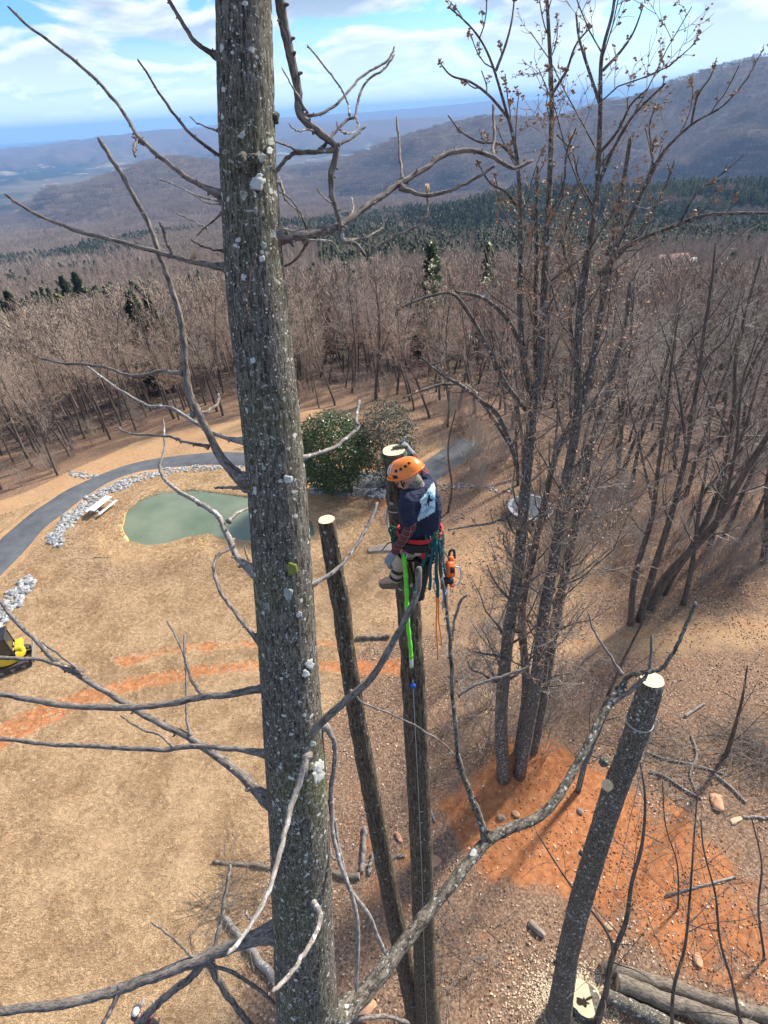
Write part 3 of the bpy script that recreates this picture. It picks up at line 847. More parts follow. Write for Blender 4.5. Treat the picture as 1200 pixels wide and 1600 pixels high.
pn = fbm(PT[:, 0] / 190, PT[:, 1] / 190, 5.5, 3)
keep = []
for i in range(len(PT)):
    r = RT[i]
    evergreen = (DH[i] < 320 and AZ[i] > -0.08 and rngf.random() < 0.62) or (150 < r < 1000 and pn[i] > 0.2 and rngf.random() < 0.65) or (r < 900 and rngf.random() < 0.03)
    if idx[i] < 0:
        if r < 480: idx[i] = int(rngf.integers(4, 7)) if evergreen else int(rngf.integers(0, 4))
        else: idx[i] = (10 + int(rngf.random() < 0.35)) if evergreen else 7 + int(rngf.integers(0, 3))
    hm = (22 - ZT[i] - r * 0.20) / 12.5
    scl[i] = rngf.uniform(0.75, 1.1) if r > 200 else min(1.1, max(0.55, hm + rngf.uniform(-.25, .05)))
    if r > 480: scl[i] *= 0.9
    flat_far = r > 2300 and ZT[i] < -185
    keep.append(not flat_far)
keep = np.array(keep)
wood = scatter('far_woods', np.column_stack([PT, ZT - 0.2])[keep], np.array(idx)[keep], np.array(scl)[keep], STOCK)
print('far woods', keep.sum())
# ------------------------------------------------------------------ drive, pond, stones
def ribbon(path, half, name, mat, lift, uv=None, n=150, cross=7):
    q = spline([(x, y, 0) for x, y in path], n)[:, :2]
    t = np.gradient(q, axis=0); t /= np.linalg.norm(t, axis=1, keepdims=True); nrm = np.column_stack([-t[:, 1], t[:, 0]])
    mb = MB(); V = []
    for i in range(len(q)):
        for j in range(cross):
            s = -1 + 2 * j / (cross - 1); hw = half * (1 + 0.02 * math.sin(i * 0.7))
            p = q[i] + nrm[i] * s * hw
            V.append((p[0], p[1], float(H(p[0], p[1])) + lift - (0.16 if abs(s) == 1 else 0) + 0.04 * (1 - s * s)))
    F = [[i * cross + j, i * cross + j + 1, (i + 1) * cross + j + 1, (i + 1) * cross + j] for i in range(len(q) - 1) for j in range(cross - 1)]
    mb.add(V, F)
    o = mb.build(name, mat)
    return o, q, nrm
m_, nt, b = new_mat('worn_asphalt')
geo = nt.add('ShaderNodeNewGeometry').outputs['Position']
n1 = nt.noise(geo, 1.2, 5, 0.6); n2 = nt.noise(geo, 38, 3, 0.7)
c = nt.mix(nt.mapr(n1, 0.3, 0.7), (0.068, 0.075, 0.085), (0.115, 0.122, 0.132)); c = nt.mix(nt.mapr(n2, 0.5, 0.75, 0, 0.6), c, (0.19, 0.19, 0.19))
nt.set(b, 'Base Color', c); b.inputs['Roughness'].default_value = 0.85
ASPHALT = m_
road_o, RQ, RN = ribbon(ROAD, 1.42, 'driveway', ASPHALT, 0.09)
tag(road_o, kind='structure')

m_, nt, b = new_mat('pond_water')
geo = nt.add('ShaderNodeNewGeometry').outputs['Position']
n1 = nt.noise(geo, 0.35, 4, 0.6)
nt.set(b, 'Base Color', nt.mix(nt.mapr(n1, 0.3, 0.7), (0.10, 0.135, 0.08), (0.18, 0.21, 0.135)))
b.inputs['Roughness'].default_value = 0.07; b.inputs['Specular IOR Level'].default_value = 0.6
bp = nt.add('ShaderNodeBump', {'Height': nt.noise(nt.vmath('MULTIPLY', geo, (1.0, 2.2, 1.0)), 3.2, 4, 0.6, 0.8), 'Strength': 0.35, 'Distance': 0.02}); nt.set(b, 'Normal', bp)
cx, cy = _pc
ww = MB(); ring = [(cx + (x - cx) * 1.12, cy + (y - cy) * 1.12, POND_Z + 0.12) for x, y in POND]
ww.add([(cx, cy, POND_Z + 0.12)] + ring, [[0, i + 1, (i + 1) % len(ring) + 1] for i in range(len(ring))])
tag(ww.build('pond_water', m_, smooth_=False), kind='structure')

STONE = plain('riprap_stone', (0.31, 0.31, 0.305), 0.85, 0.6, 3.0, bump=0.5)
ico = bmesh.new(); bmesh.ops.create_icosphere(ico, subdivisions=1, radius=1.0); ico.verts.index_update()
IV = np.array([v.co[:] for v in ico.verts]); IF = [[v.index for v in f.verts] for f in ico.faces]; ico.free()
ico = bmesh.new(); bmesh.ops.create_icosphere(ico, subdivisions=3, radius=1.0); ico.verts.index_update()
IV3 = np.array([v.co[:] for v in ico.verts]); IF3 = [[v.index for v in f.verts] for f in ico.faces]; ico.free()
def lump(mb, c, s, rng, hi=False, k=0.28, mi=0):
    v = (IV3 if hi else IV).copy(); o_ = rng.uniform(0, 90, 3)
    v = v * (1 + k * vnoise(v[:, 0] * 1.6 + o_[0], v[:, 1] * 1.6 + o_[1], v[:, 2] * 1.6 + o_[2])[:, None] * 1.3)
    v = np.sign(v) * np.abs(v) ** 0.8
    a = rng.uniform(0, 6.28); R = np.array([[math.cos(a), -math.sin(a), 0], [math.sin(a), math.cos(a), 0], [0, 0, 1]])
    mb.add((v * np.asarray(s)) @ R.T + np.asarray(c), IF3 if hi else IF, None, mi)
rs = np.random.default_rng(5); st = MB()
def stones_along(pxs, wpx0, wpx1, n, smin=0.05, smax=0.15):
    q = spline([(x, y) for x, y in pxs], 60); m_n = len(q)
    for i in range(n):
        t = rs.uniform(0, 1); k = int(t * (m_n - 1.001)); f = t * (m_n - 1) - k
        p = q[k] * (1 - f) + q[k + 1] * f; tt = q[k + 1] - q[k]; nn = np.array([-tt[1], tt[0]]) / (np.linalg.norm(tt) + 1e-9)
        wd_ = (wpx0 * (1 - t) + wpx1 * t) * (1 + 0.25 * math.sin(t * 23))
        p = p + nn * rs.uniform(-1, 1) * wd_ / 2
        g = ground_px(p[0], p[1]); z = float(H(g[0], g[1])); s = rs.uniform(smin, smax)
        lump(st, (g[0], g[1], z + s * 0.35), (s * rs.uniform(.8, 1.4), s * rs.uniform(.7, 1.1), s * rs.uniform(.5, .9)), rs)
stones_along([(84, 852), (98, 825), (128, 795), (165, 768), (215, 748)], 23, 12, 760)
stones_along([(215, 748), (260, 737), (320, 731), (400, 733)], 12, 7, 300, 0.06, 0.13)
stones_along([(-20, 985), (15, 945), (50, 905)], 32, 18, 430, 0.06, 0.17)
stones_along([(108, 740), (128, 742), (150, 747)], 8, 8, 80, 0.06, 0.13)
stones_along([(488, 764), (540, 768), (600, 772), (640, 770)], 14, 12, 420, 0.07, 0.16)
stones_along([(690, 762), (740, 760), (800, 770)], 8, 6, 70, 0.05, 0.11)
tag(st.build('riprap_stones', STONE, smooth_=False), kind='stuff')

# ------------------------------------------------------------------ the tall lichened trunk in front and its branches
BARK_MAIN = bark('lichened_furrowed_bark', (0.045, 0.038, 0.030), (0.26, 0.235, 0.195), (0.58, 0.58, 0.53), 0.62, 95, 0.2, 40, 1.0, warm=(0.12, 0.115, 0.045), speck=0.15, sscale=75)
BARK_LIMB = bark('limb_bark', (0.075, 0.062, 0.053), (0.33, 0.285, 0.25), (0.55, 0.54, 0.51), 0.40, 90, 0.3, 22, 0.6)
BARK_PALE = bark('pale_limb_bark', (0.15, 0.125, 0.11), (0.42, 0.38, 0.34), (0.66, 0.65, 0.62), 0.62, 80, 0.3, 16, 0.6)
BARK_CLUMP = bark('flecked_bark', (0.075, 0.064, 0.054), (0.27, 0.235, 0.20), (0.52, 0.52, 0.49), 0.50, 26, 0.25, 10, 0.7, speck=0.22, sscale=24)
BARK_CUT = bark('ridged_brown_bark', (0.045, 0.035, 0.024), (0.22, 0.18, 0.13), (0.42, 0.43, 0.38), 0.40, 34, 0.14, 14, 1.0, speck=0.08, sscale=30)
BARK_MOTTLE = bark('mottled_bark', (0.055, 0.047, 0.038), (0.26, 0.225, 0.18), (0.50, 0.52, 0.48), 0.60, 34, 0.5, 16, 0.9, speck=0.2, sscale=22)

TC = [(-420, 352, 82), (-250, 366, 86), (0, 380, 90), (250, 387, 92), (430, 398, 95), (650, 422, 96), (800, 436, 96), (960, 446, 94), (1100, 456, 96), (1300, 468, 97), (1450, 474, 98), (1600, 482, 101), (1800, 494, 106)]
def tdepth(y): return 1.0 / (0.588 + (0.323 - 0.588) * y / 1600.0)
tcx = lambda y: np.interp(y, [q[0] for q in TC], [q[1] for q in TC])
tcw = lambda y: 0.955 * np.interp(y, [q[0] for q in TC], [q[2] for q in TC])
path, rad = [], []
for y in np.linspace(-420, 1800, 60):
    path.append(P(tcx(y), y, tdepth(y))); rad.append(tcw(y) * tdepth(y) / FPX / 2)
base = np.array([path[-1][0] - 0.15, path[-1][1] - 0.35, -0.3])
for t in (0.25, 0.5, 0.75, 1.0):
    e = path[59] * (1 - t) + base * t; e[1] += -0.25 * math.sin(t * math.pi); path.append(e); rad.append(rad[59] * (1 + 0.25 * t))
path = spline(path, 12 * 64); rad = np.interp(np.linspace(0, 1, len(path)), np.linspace(0, 1, 64), rad)
TREE = empty('lichened_tree', base, 'tall grey lichened trunk rising close in front with many bare side branches', 'tree')
def relief_trunk(path, rad, sides, amp, fx, fz, seed):
    mb = MB(); mb.tube(path, rad, sides, True)
    v = mb.v[0]; tc = mb.tc[0]; n = len(path)
    ctr = np.repeat(path, sides, 0); d = v - ctr; r = np.linalg.norm(d, axis=1, keepdims=True); d = d / r
    a = amp * (fbm(tc[:, 0] * fx + seed, tc[:, 1] * fx, tc[:, 2] * fz, 4, 0.6))
    a = a + amp * 1.8 * fbm(tc[:, 0] * 7 + seed, tc[:, 1] * 7, tc[:, 2] * 3.0, 2)
    mb.v[0] = v + d * a[:, None]
    return mb
relief_trunk(path, rad, 128, 0.0017, 90, 14, 3).build('trunk', BARK_MAIN, TREE)

CONE = plain('dry_seed_cone', (0.50, 0.33, 0.19), 0.7, 0.25, 40)
def limb_pts(pp, d0, d1, n=None):
    q = spline(pp, n or max(10, len(pp) * 6)); L = np.concatenate([[0], np.cumsum(np.linalg.norm(np.diff(q, axis=0), axis=1))]); L /= L[-1]
    return np.array([P(x, y, d0 + (d1 - d0) * t) for (x, y), t in zip(q, L)])
rb = np.random.default_rng(11)
def limb(parent, name, pp, w0, w1, d0, d1, mat, sides=8, knob=0.10, root=None):
    """pp runs from the base outward; w = picture widths, d = depths"""
    pts = limb_pts(pp, d0, d1, max(16, len(pp) * 8)); n = len(pts); t = np.linspace(0, 1, n)
    kk = rb.uniform(0, 99); pts[1:-1] += (np.stack([vnoise(np.arange(n) * .45 + kk, 1.5), vnoise(np.arange(n) * .45 + kk, 7.5), vnoise(np.arange(n) * .45 + kk, 11.5)], -1) * 1.6 * d0 / FPX)[1:-1]
    r = (w0 + (w1 - w0) * t ** 0.8) * (d0 + (d1 - d0) * t) / FPX / 2
    r = r * (1 + knob * rb.uniform(-1, 1, n)) * (1 + 0.9 * np.exp(-t * 26)); r[-1] *= 0.5
    if root is not None: pts = np.vstack([[root], pts]); r = np.concatenate([[r[0]], r])
    mb = MB().tube(pts, r, sides)
    # leaf scars and buds
    for k in range(3, n - 1, 3):
        u, v = perp((pts[k] - pts[k - 1]) / np.linalg.norm(pts[k] - pts[k - 1]))
        a = rb.uniform(0, 6.28); o = pts[k] + (u * math.cos(a) + v * math.sin(a)) * r[k]
        if w1 < 6: mb.twig(o, o + (u * math.cos(a) + v * math.sin(a)) * r[k] * 0.8 + (pts[k] - pts[k - 1]) * .15, r[k] * .55, r[k] * .2)
    # parts sit in the frame of the thing
    o = bpy.data.objects
    if parent.parent is None: return mb.build(name, mat, parent), pts
    ob = mb.build(name, mat, loc=tuple(parent.parent.matrix_basis.translation)); ob.location = (0, 0, 0); ob.parent = parent
    return ob, pts
# (points from base outward), base width, tip width, depth shift at the tip, pale?, side twigs
B = [
 ([(340, 303), (290, 275), (250, 245), (222, 220), (212, 208), (185, 165), (150, 125), (100, 82), (45, 40), (12, 10)], 8, 4, 0.3, 0, [([(224, 224), (214, 216), (206, 214)], 4, 3), ([(216, 220), (210, 228), (211, 245)], 4, 5)]),
 ([(337, 87), (305, 65), (285, 35), (264, 0), (250, -40)], 8, 5, -0.2, 0, []),
 ([(375, 254), (345, 245), (300, 210), (265, 170), (240, 130), (215, 92)], 7, 3, -0.35, 0, []),
 ([(340, 204), (310, 193), (296, 182)], 3, 2, 0.4, 0, []),
 ([(380, 750), (345, 715), (320, 665), (300, 625), (290, 575), (287, 530), (280, 490), (268, 450), (250, 400), (232, 350), (205, 300), (175, 250), (153, 215)], 14, 6, -0.25, 0,
   [([(285, 583), (250, 580), (210, 587), (160, 573), (100, 567), (62, 560)], 6, 4), ([(301, 648), (325, 642), (340, 630), (342, 615)], 6, 5), ([(327, 699), (290, 690), (260, 681), (205, 678), (183, 667)], 6, 3)]),
 ([(380, 689), (340, 680), (300, 657), (265, 637), (235, 635), (205, 620), (160, 590), (125, 565)], 8, 3, 0.5, 1, []),
 ([(395, 893), (370, 870), (355, 835), (340, 805), (310, 785), (275, 765), (255, 745), (250, 727), (257, 700), (255, 655)], 12, 3, 0.4, 1,
   [([(357, 815), (370, 802), (388, 793)], 6, 5)]),
 ([(382, 764), (358, 761), (335, 762)], 7, 4, 0.1, 0, []),
 ([(404, 1003), (370, 960), (345, 925), (334, 890), (340, 868), (361, 856)], 7, 5, 0.5, 0, []),
 ([(398, 906), (390, 885), (382, 855)], 4, 3, 0.1, 0, []),
 ([(350, 418), (310, 411), (260, 398), (200, 380), (140, 367), (90, 350), (40, 325), (7, 303)], 9, 4, 0.0, 0, [([(270, 400), (258, 370), (250, 347)], 5, 4)]),
 ([(345, 315), (305, 305), (275, 290), (243, 278)], 3, 2, 0.6, 1, []), ([(345, 319), (322, 316), (303, 305)], 3, 2, 0.6, 1, []),
 ([(345, 333), (325, 352), (307, 368)], 3.5, 2, 0.3, 0, [([(322, 356), (300, 345), (275, 333)], 3, 2)]),
 ([(348, 392), (320, 387), (302, 377), (298, 374)], 3, 2, -0.1, 0, []),
 ([(440, 368), (490, 365), (530, 352), (570, 325), (620, 290), (660, 265), (700, 240), (740, 235), (770, 245), (800, 262), (833, 251)], 14, 5, 0.5, 0,
   [([(770, 245), (772, 200), (770, 163)], 5, 4), ([(628, 282), (624, 230), (620, 182)], 5, 4), ([(625, 292), (660, 305), (700, 298), (740, 280), (775, 258)], 7, 4), ([(482, 366), (470, 335), (455, 312), (436, 298)], 4, 2),
    ([(484, 368), (475, 388), (460, 408), (443, 416)], 5, 4), ([(478, 375), (500, 376), (520, 378), (532, 395), (545, 388), (552, 372)], 3, 2), ([(668, 305), (668, 330), (655, 350), (620, 368), (590, 385), (575, 401)], 4, 4), ([(545, 345), (552, 325), (549, 308)], 3, 2)]),
 ([(420, -160), (428, -60), (437, 0), (450, 70), (465, 140), (470, 180), (495, 205), (525, 230), (518, 270), (520, 310), (530, 340), (537, 375), (555, 380), (572, 401)], 20, 5, 0.4, 0,
   [([(525, 233), (490, 238), (460, 240), (445, 252), (432, 268)], 7, 6), ([(470, 238), (450, 228), (428, 220)], 4, 3), ([(470, 180), (500, 178), (530, 160), (555, 130), (580, 110), (605, 95), (617, 72)], 5, 3),
    ([(546, 180), (540, 150), (520, 120), (500, 95), (480, 70)], 3, 3), ([(500, 235), (520, 210), (540, 190), (555, 180), (562, 150), (575, 125), (600, 108), (617, 85)], 5, 3), ([(480, 176), (460, 140), (440, 105)], 3, 2),
    ([(527, 228), (550, 215), (572, 197)], 5, 3), ([(540, 208), (528, 200), (525, 190)], 3, 2), ([(555, 183), (560, 197), (548, 208), (532, 205)], 3, 2), ([(500, 205), (480, 203), (465, 205), (450, 192)], 3, 2), ([(520, 318), (505, 308), (495, 293)], 3, 2),
    ([(537, 375), (570, 372), (600, 355)], 4, 3)]),
 ([(438, 285), (445, 310), (460, 325), (478, 352)], 3, 2, 0.6, 1, [([(446, 312), (441, 290), (436, 275)], 3, 2)]),
 ([(392, 500), (383, 480), (384, 465), (390, 430), (400, 397)], 7, 5, -0.15, 0, []),
 ([(472, 716), (520, 700), (545, 680), (560, 667), (556, 655), (562, 625)], 6, 5, 0.3, 1, []),
 ([(488, 913), (525, 890), (555, 855), (575, 820), (590, 785)], 7, 5, 0.2, 1, []),
 ([(420, 1252), (380, 1215), (340, 1182), (290, 1150), (230, 1120), (180, 1090), (130, 1060), (90, 1035), (60, 1005), (20, 965), (0, 940), (-30, 905)], 15, 5, 0.9, 0,
   [([(128, 1050), (90, 1038), (60, 1030), (0, 1028), (-60, 1022)], 6, 6), ([(130, 1056), (100, 1028), (65, 1003)], 4, 3), ([(298, 1150), (291, 1110), (291, 1050), (280, 1005), (260, 970)], 5, 3)]),
 ([(424, 1072), (370, 1083), (310, 1090), (260, 1100), (210, 1105), (130, 1105), (60, 1095), (0, 1083), (-80, 1070)], 11, 9, 0.0, 0, [([(315, 1087), (300, 1065), (290, 1030), (288, 990)], 5, 4)]),
 ([(418, 1178), (360, 1170), (310, 1166), (240, 1171), (150, 1166), (70, 1162), (0, 1155), (-90, 1150)], 9, 6, 0.4, 0, [([(272, 1169), (250, 1150), (220, 1138), (188, 1118)], 4, 3)]),
 ([(428, 1456), (370, 1475), (310, 1500), (250, 1522), (190, 1545), (130, 1562), (60, 1573), (0, 1580), (-90, 1595)], 20, 12, -0.2, 0, [([(190, 1542), (175, 1575), (160, 1602), (150, 1640)], 8, 6), ([(322, 1498), (345, 1540), (370, 1575), (392, 1604), (420, 1660)], 11, 9), ([(330, 1492), (300, 1525), (255, 1560), (215, 1602), (190, 1650)], 10, 12),
    ([(330, 1500), (300, 1493), (270, 1465), (235, 1440)], 5, 3), ([(330, 1500), (345, 1440), (352, 1400), (360, 1350)], 8, 5), ([(322, 1505), (360, 1518), (395, 1540), (430, 1568)], 6, 5)]),
 ([(480, 1178), (470, 1215), (455, 1260), (440, 1320), (420, 1390), (395, 1440), (355, 1492)], 11, 7, -0.7, 1, [([(395, 1440), (386, 1430), (385, 1420)], 4, 3)]),
 ([(487, 1405), (500, 1430), (497, 1450), (475, 1490), (455, 1520), (425, 1550)], 9, 7, -0.6, 1, []),
 ([(474, 1205), (475, 1175), (483, 1150), (500, 1130), (540, 1095), (575, 1065), (600, 1030), (630, 975), (650, 930), (655, 885)], 14, 10, -0.2, 0,
   [([(472, 1170), (450, 1138), (422, 1107)], 4, 3), ([(548, 1080), (570, 1100), (610, 1115), (650, 1135), (690, 1160), (708, 1180)], 4, 3)]),
 ([(510, 1135), (522, 1160), (523, 1190), (517, 1250), (530, 1330), (545, 1385), (575, 1430), (602, 1492)], 8, 7, 0.6, 1, [([(517, 1250), (520, 1300), (530, 1345), (550, 1400), (560, 1465), (556, 1550)], 7, 6), ([(530, 1345), (520, 1340), (516, 1325)], 3, 3)]),
 ([(516, 1600), (575, 1545), (620, 1490), (650, 1450), (690, 1400), (730, 1350), (760, 1315), (800, 1293), (830, 1283), (860, 1260), (890, 1215), (910, 1180), (935, 1130), (965, 1080)], 27, 10, 1.6, 2,
   [([(760, 1312), (745, 1265), (725, 1215), (715, 1170), (708, 1090), (703, 1000), (697, 950), (690, 890), (693, 830)], 11, 5), ([(705, 1000), (710, 970), (720, 940), (730, 928)], 5, 4), ([(715, 1086), (745, 1070), (790, 1055), (820, 1045), (830, 1035)], 5, 4),
    ([(967, 1080), (985, 1055), (1010, 1050), (1035, 1042), (1055, 1015), (1070, 980), (1087, 940)], 9, 5), ([(955, 1098), (990, 1075), (1015, 1045), (1018, 990)], 8, 4), ([(972, 1055), (950, 1020), (930, 990), (918, 955)], 5, 3),
    ([(950, 1105), (925, 1170), (912, 1200), (903, 1236)], 5, 6)]),
 ([(520, 1602), (560, 1592), (605, 1588), (640, 1600)], 9, 6, 0.5, 0, []),
]
for pp, w0, w1, dd, pale, subs in B:
    y0 = max(-420, min(1750, pp[0][1])); d0 = tdepth(y0)
    if pp[0][0] == 392 and pp[0][1] == 500 or pp[0] in ((480, 1178), (487, 1405), (474, 1205)): d0 -= tcw(y0) * d0 / FPX / 2 * 0.96
    mat = (BARK_LIMB, BARK_PALE, BARK_MOTTLE)[pale]
    cpt = P(tcx(y0), y0, tdepth(y0))
    root = cpt if 1 else None
    ob, pts = limb(TREE, 'branch', pp, w0, w1, d0, d0 + dd, mat, 12 if w0 > 15 else 8, 0.07, root)
    q = limb_pts(pp, d0, d0 + dd, 80)
    for sp, s0, s1 in subs:
        # depth of the limb where the twig leaves it
        pxs = np.array([to_px(v) for v in q]); k = int(np.argmin(np.hypot(pxs[:, 0] - sp[0][0], pxs[:, 1] - sp[0][1])))
        ds = float((q[k] - CAM) @ FWD)
        tw, _ = limb(ob, 'twig', sp, s0, s1, ds, ds + rb.uniform(-0.15, 0.35), BARK_PALE if (pale == 1 or (sp[0][1] < 420 and s0 < 4)) else (BARK_MOTTLE if pale == 2 and s0 > 8 else BARK_LIMB), 6)
# seed cones left on two twigs
def cone(px, py, d, up):
    mb = MB(); c = P(px, py, d); s = 1.0 * d / FPX
    for i in range(11):
        a = i * 2.4; w_ = np.array([math.cos(a), math.sin(a), 0]) * 3.2 * s * (0.6 + 0.4 * (i % 3) / 2)
        p0 = c + np.array([0, 0, (-7 if up else 7) * s]); p1 = c + w_ + np.array([0, 0, (8 if up else -8) * s])
        mb.tube([p0, (p0 + p1) / 2 + w_ * .35, p1], [0.8 * s, 1.7 * s, 0.3 * s], 4)
    mb.build('seed_cone', CONE, TREE)
cone(302, 397, tdepth(397) - 0.1, False); cone(667, 296, tdepth(368) + 0.2, True)
# knots and lichen plates on the trunk
def trunk_patch(px, py, rpx, name, mat, el=1.2, thick=0.0042, seed=0, ragged=0.35):
    r = np.random.default_rng(seed + int(px * 7 + py)); c0 = tdepth(py); cxp = tcx(py); R = tcw(py) * c0 / FPX / 2
    n = 22; V = []
    for rr in (0.0, 0.55, 0.92, 1.0):
        for i in range(n if rr else 1):
            a = i * 6.283 / n; q = rpx * rr * (1 + (ragged * vnoise(math.cos(a) * 2.2 + px, math.sin(a) * 2.2 + py) if rr else 0) + ragged * 0.5 * (vnoise(a * 3.1, px) if rr else 0))
            x = px + q * math.cos(a); y = py + q * math.sin(a) * el; dd = tdepth(y)
            off = np.clip((x - tcx(y)) * dd / FPX / R, -0.985, 0.985)
            lift = thick if 0 < rr < 1 else (thick * 0.7 if rr == 0 else -0.003)
            dep = dd - R * 1.0 * math.sqrt(1 - off * off) - lift - 0.004
            V.append(P(x, y, dep))
    F = [[0, 1 + i, 1 + (i + 1) % n] for i in range(n)]
    for k in range(2):
        o = 1 + k * n; F += [[o + i, o + n + i, o + n + (i + 1) % n, o + (i + 1) % n] for i in range(n)]
    mb = MB(); mb.add(V, F); mb.build(name, mat, TREE)
LW = plain('white_lichen', (0.52, 0.53, 0.49), 0.9, 0.22, 60, bump=0.6); LG = plain('grey_green_lichen', (0.36, 0.40, 0.34), 0.9, 0.25, 70, bump=0.7)
LY = plain('yellow_green_lichen', (0.23, 0.235, 0.055), 0.9, 0.3, 70, bump=0.7); LM = plain('moss_green_lichen', (0.20, 0.24, 0.05), 0.9, 0.3, 60, bump=0.6)
for px, py, r, mt in [(403, 288, 11, LW), (405, 276, 5, LW), (378, 211, 5, LW), (383, 6, 4, LW), (363, 82, 3, LW), (372, 375, 4, LW), (380, 433, 5, LW), (385, 458, 3, LW), (410, 405, 5, LW), (412, 383, 5, LG), (409, 247, 7, LG), (424, 222, 6, LG), (421, 236, 5, LW),
    (370, 531, 4, LW), (376, 626, 3, LW), (393, 681, 4, LW), (404, 733, 4, LG), (411, 731, 4, LG), (450, 749, 6, LW), (402, 805, 6, LW), (456, 889, 8, LY), (449, 929, 9, LG), (468, 960, 5, LW), (435, 895, 5, LG), (418, 1048, 7, LW), (439, 1040, 8, LG), (422, 1052, 6, LG), (484, 1037, 7, LW), (477, 1053, 6, LW),
    (458, 1105, 4, LW), (467, 1113, 3, LW), (476, 1125, 3, LW), (448, 1122, 8, LG), (435, 1136, 5, LM), (463, 1148, 5, LW), (459, 1171, 5, LW), (430, 1171, 4, LM), (465, 1190, 6, LG), (492, 1208, 14, LW), (487, 1218, 11, LW), (500, 1197, 9, LW), (447, 1245, 8, LM), (435, 1249, 6, LG), (488, 1163, 5, LG),
    (484, 1362, 15, LY), (476, 1372, 8, LY), (494, 1352, 7, LY), (480, 1385, 6, LY), (485, 1508, 12, LG), (500, 1500, 9, LW), (492, 1517, 7, LG), (492, 1478, 7, LG), (436, 1490, 6, LG), (492, 1545, 5, LG), (475, 1308, 5, LM), (448, 1160, 3, LG), (485, 1325, 4, LM)]:
    trunk_patch(px, py, r, 'lichen_patch', mt, 1.1, seed=3, ragged=0.34)
KN = MB()
for px, py, s in ((378, 253, 13), (395, 248, 9), (385, 262, 9), (430, 183, 9), (341, 88, 7), (389, 497, 6), (445, 368, 9), (384, 750, 9), (424, 1457, 12), (478, 1200, 13), (524, 1590, 16), (421, 1073, 8), (487, 1403, 8)):
    d = tdepth(py); o_ = np.clip((px - tcx(py)) / (tcw(py) / 2), -1, 1); R = tcw(py) * d / FPX / 2
    k = MB(); lump(k, P(px, py, d - R * math.sqrt(max(0, 1 - o_ * o_)) * 0.93), np.array([1, 0.9, 1]) * s * d / FPX * 0.85, rb, True, 0.35); k.build('knot', BARK_MAIN, TREE)

# ------------------------------------------------------------------ cut trunks
def cutface_mat(name, c1, c2, hollow=0.0):
    m_, nt, b = new_mat(name)
    tc = nt.add('ShaderNodeAttribute', attribute_name='tc').outputs['Vector']
    r = nt.add('ShaderNodeVectorMath', {0: nt.vmath('ADD', tc, nt.vmath('SCALE', nt.noise(tc, 4, 3, out='Color'), 0.12))}, operation='LENGTH').outputs['Value']
    ring = nt.math('SINE', nt.math('MULTIPLY', r, 70.0))
    c = nt.mix(nt.mapr(ring, -1, 1), c1, c2); c = nt.mix(nt.mapr(nt.noise(tc, 5, 4), 0.5, 0.7, 0, 0.5), c, tuple(x * 0.7 for x in c1))
    c = nt.mix(nt.mapr(r, 0.42, 0.2), c, tuple(x * 0.72 for x in c2)) if hollow == 0 else c
    nt.set(b, 'Base Color', c); b.inputs['Roughness'].default_value = 0.8
    return m_
FRESH = cutface_mat('fresh_cut_wood', (0.62, 0.50, 0.30), (0.76, 0.66, 0.44)); FRESH2 = cutface_mat('tan_cut_wood', (0.55, 0.38, 0.22), (0.70, 0.52, 0.33))
def face_disc(c, nrm, r, name, mat, parent, el=1.0, ragged=0.06, seed=1):
    nrm = np.asarray(nrm, float); nrm /= np.linalg.norm(nrm); u, v = perp(nrm); n = 30; V = []; T = []
    for rr in (0.0, 0.5, 1.0):
        for i in range(n if rr else 1):
            a = i * 6.283 / n; q = r * rr * (1 + (ragged * vnoise(math.cos(a) * 2 + seed, math.sin(a) * 2 + seed * 3) if rr else 0))
            V.append(c + (u * math.cos(a) + v * math.sin(a) * el) * q + nrm * 0.004); T.append((rr * math.cos(a), rr * math.sin(a), 0))
    F = [[0, 1 + i, 1 + (i + 1) % n] for i in range(n)] + [[1 + i, 1 + n + i, 1 + n + (i + 1) % n, 1 + (i + 1) % n] for i in range(n)]
    mb = MB(); mb.add(V, F, np.array(T, float)); return mb.build(name, mat, parent)
def cut_trunk(pw, dtop, dbase, label, mat, sides=40, amp=0.006, cat='cut trunk', name='cut_trunk', facen=None):
    y0, y1 = pw[0][1], pw[-1][1]; pts, r = [], []
    for y in np.linspace(y0, y1, 40):
        t = (y - y0) / (y1 - y0); d = 1 / ((1 - t) / dtop + t / dbase)
        pts.append(P(np.interp(y, [q[1] for q in pw], [q[0] for q in pw]), y, d)); r.append(np.interp(y, [q[1] for q in pw], [q[2] for q in pw]) * d / FPX / 2)
    pts = spline(pts, 240); r = np.interp(np.linspace(0, 1, len(pts)), np.linspace(0, 1, 40), r)
    t = np.linspace(0, 1, len(pts)); r = r * (1 + 0.22 * np.exp(-(1 - t) * 30)); 
    root = empty(name, (pts[-1][0], pts[-1][1], pts[-1][2]), label, cat)
    relief_trunk(pts, r, sides, amp, 26, 5, 8).build('trunk', mat, root)
    ax = pts[0] - pts[5]; ax /= np.linalg.norm(ax)
    face_disc(pts[0], ax if facen is None else facen, r[0] * 0.985, 'cut_face', FRESH, root)
    return root, pts, r
b1 = gp(652, 1592); b2 = gp(668, 1600); b3 = gp(872, 1585)
dep = lambda p: float((np.asarray(p) - CAM) @ FWD)
CT2, p2, r2 = cut_trunk([(510, 812, 26), (522, 880, 28), (533, 950, 28), (546, 1050, 28), (563, 1150, 28), (582, 1250, 28), (600, 1350, 28), (616, 1430, 28), (633, 1510, 28), (654, 1598, 30)], 6.7, dep(b1) + 0.1, 'slender cut off trunk without branches, between the lichened trunk and the climber', BARK_CUT)
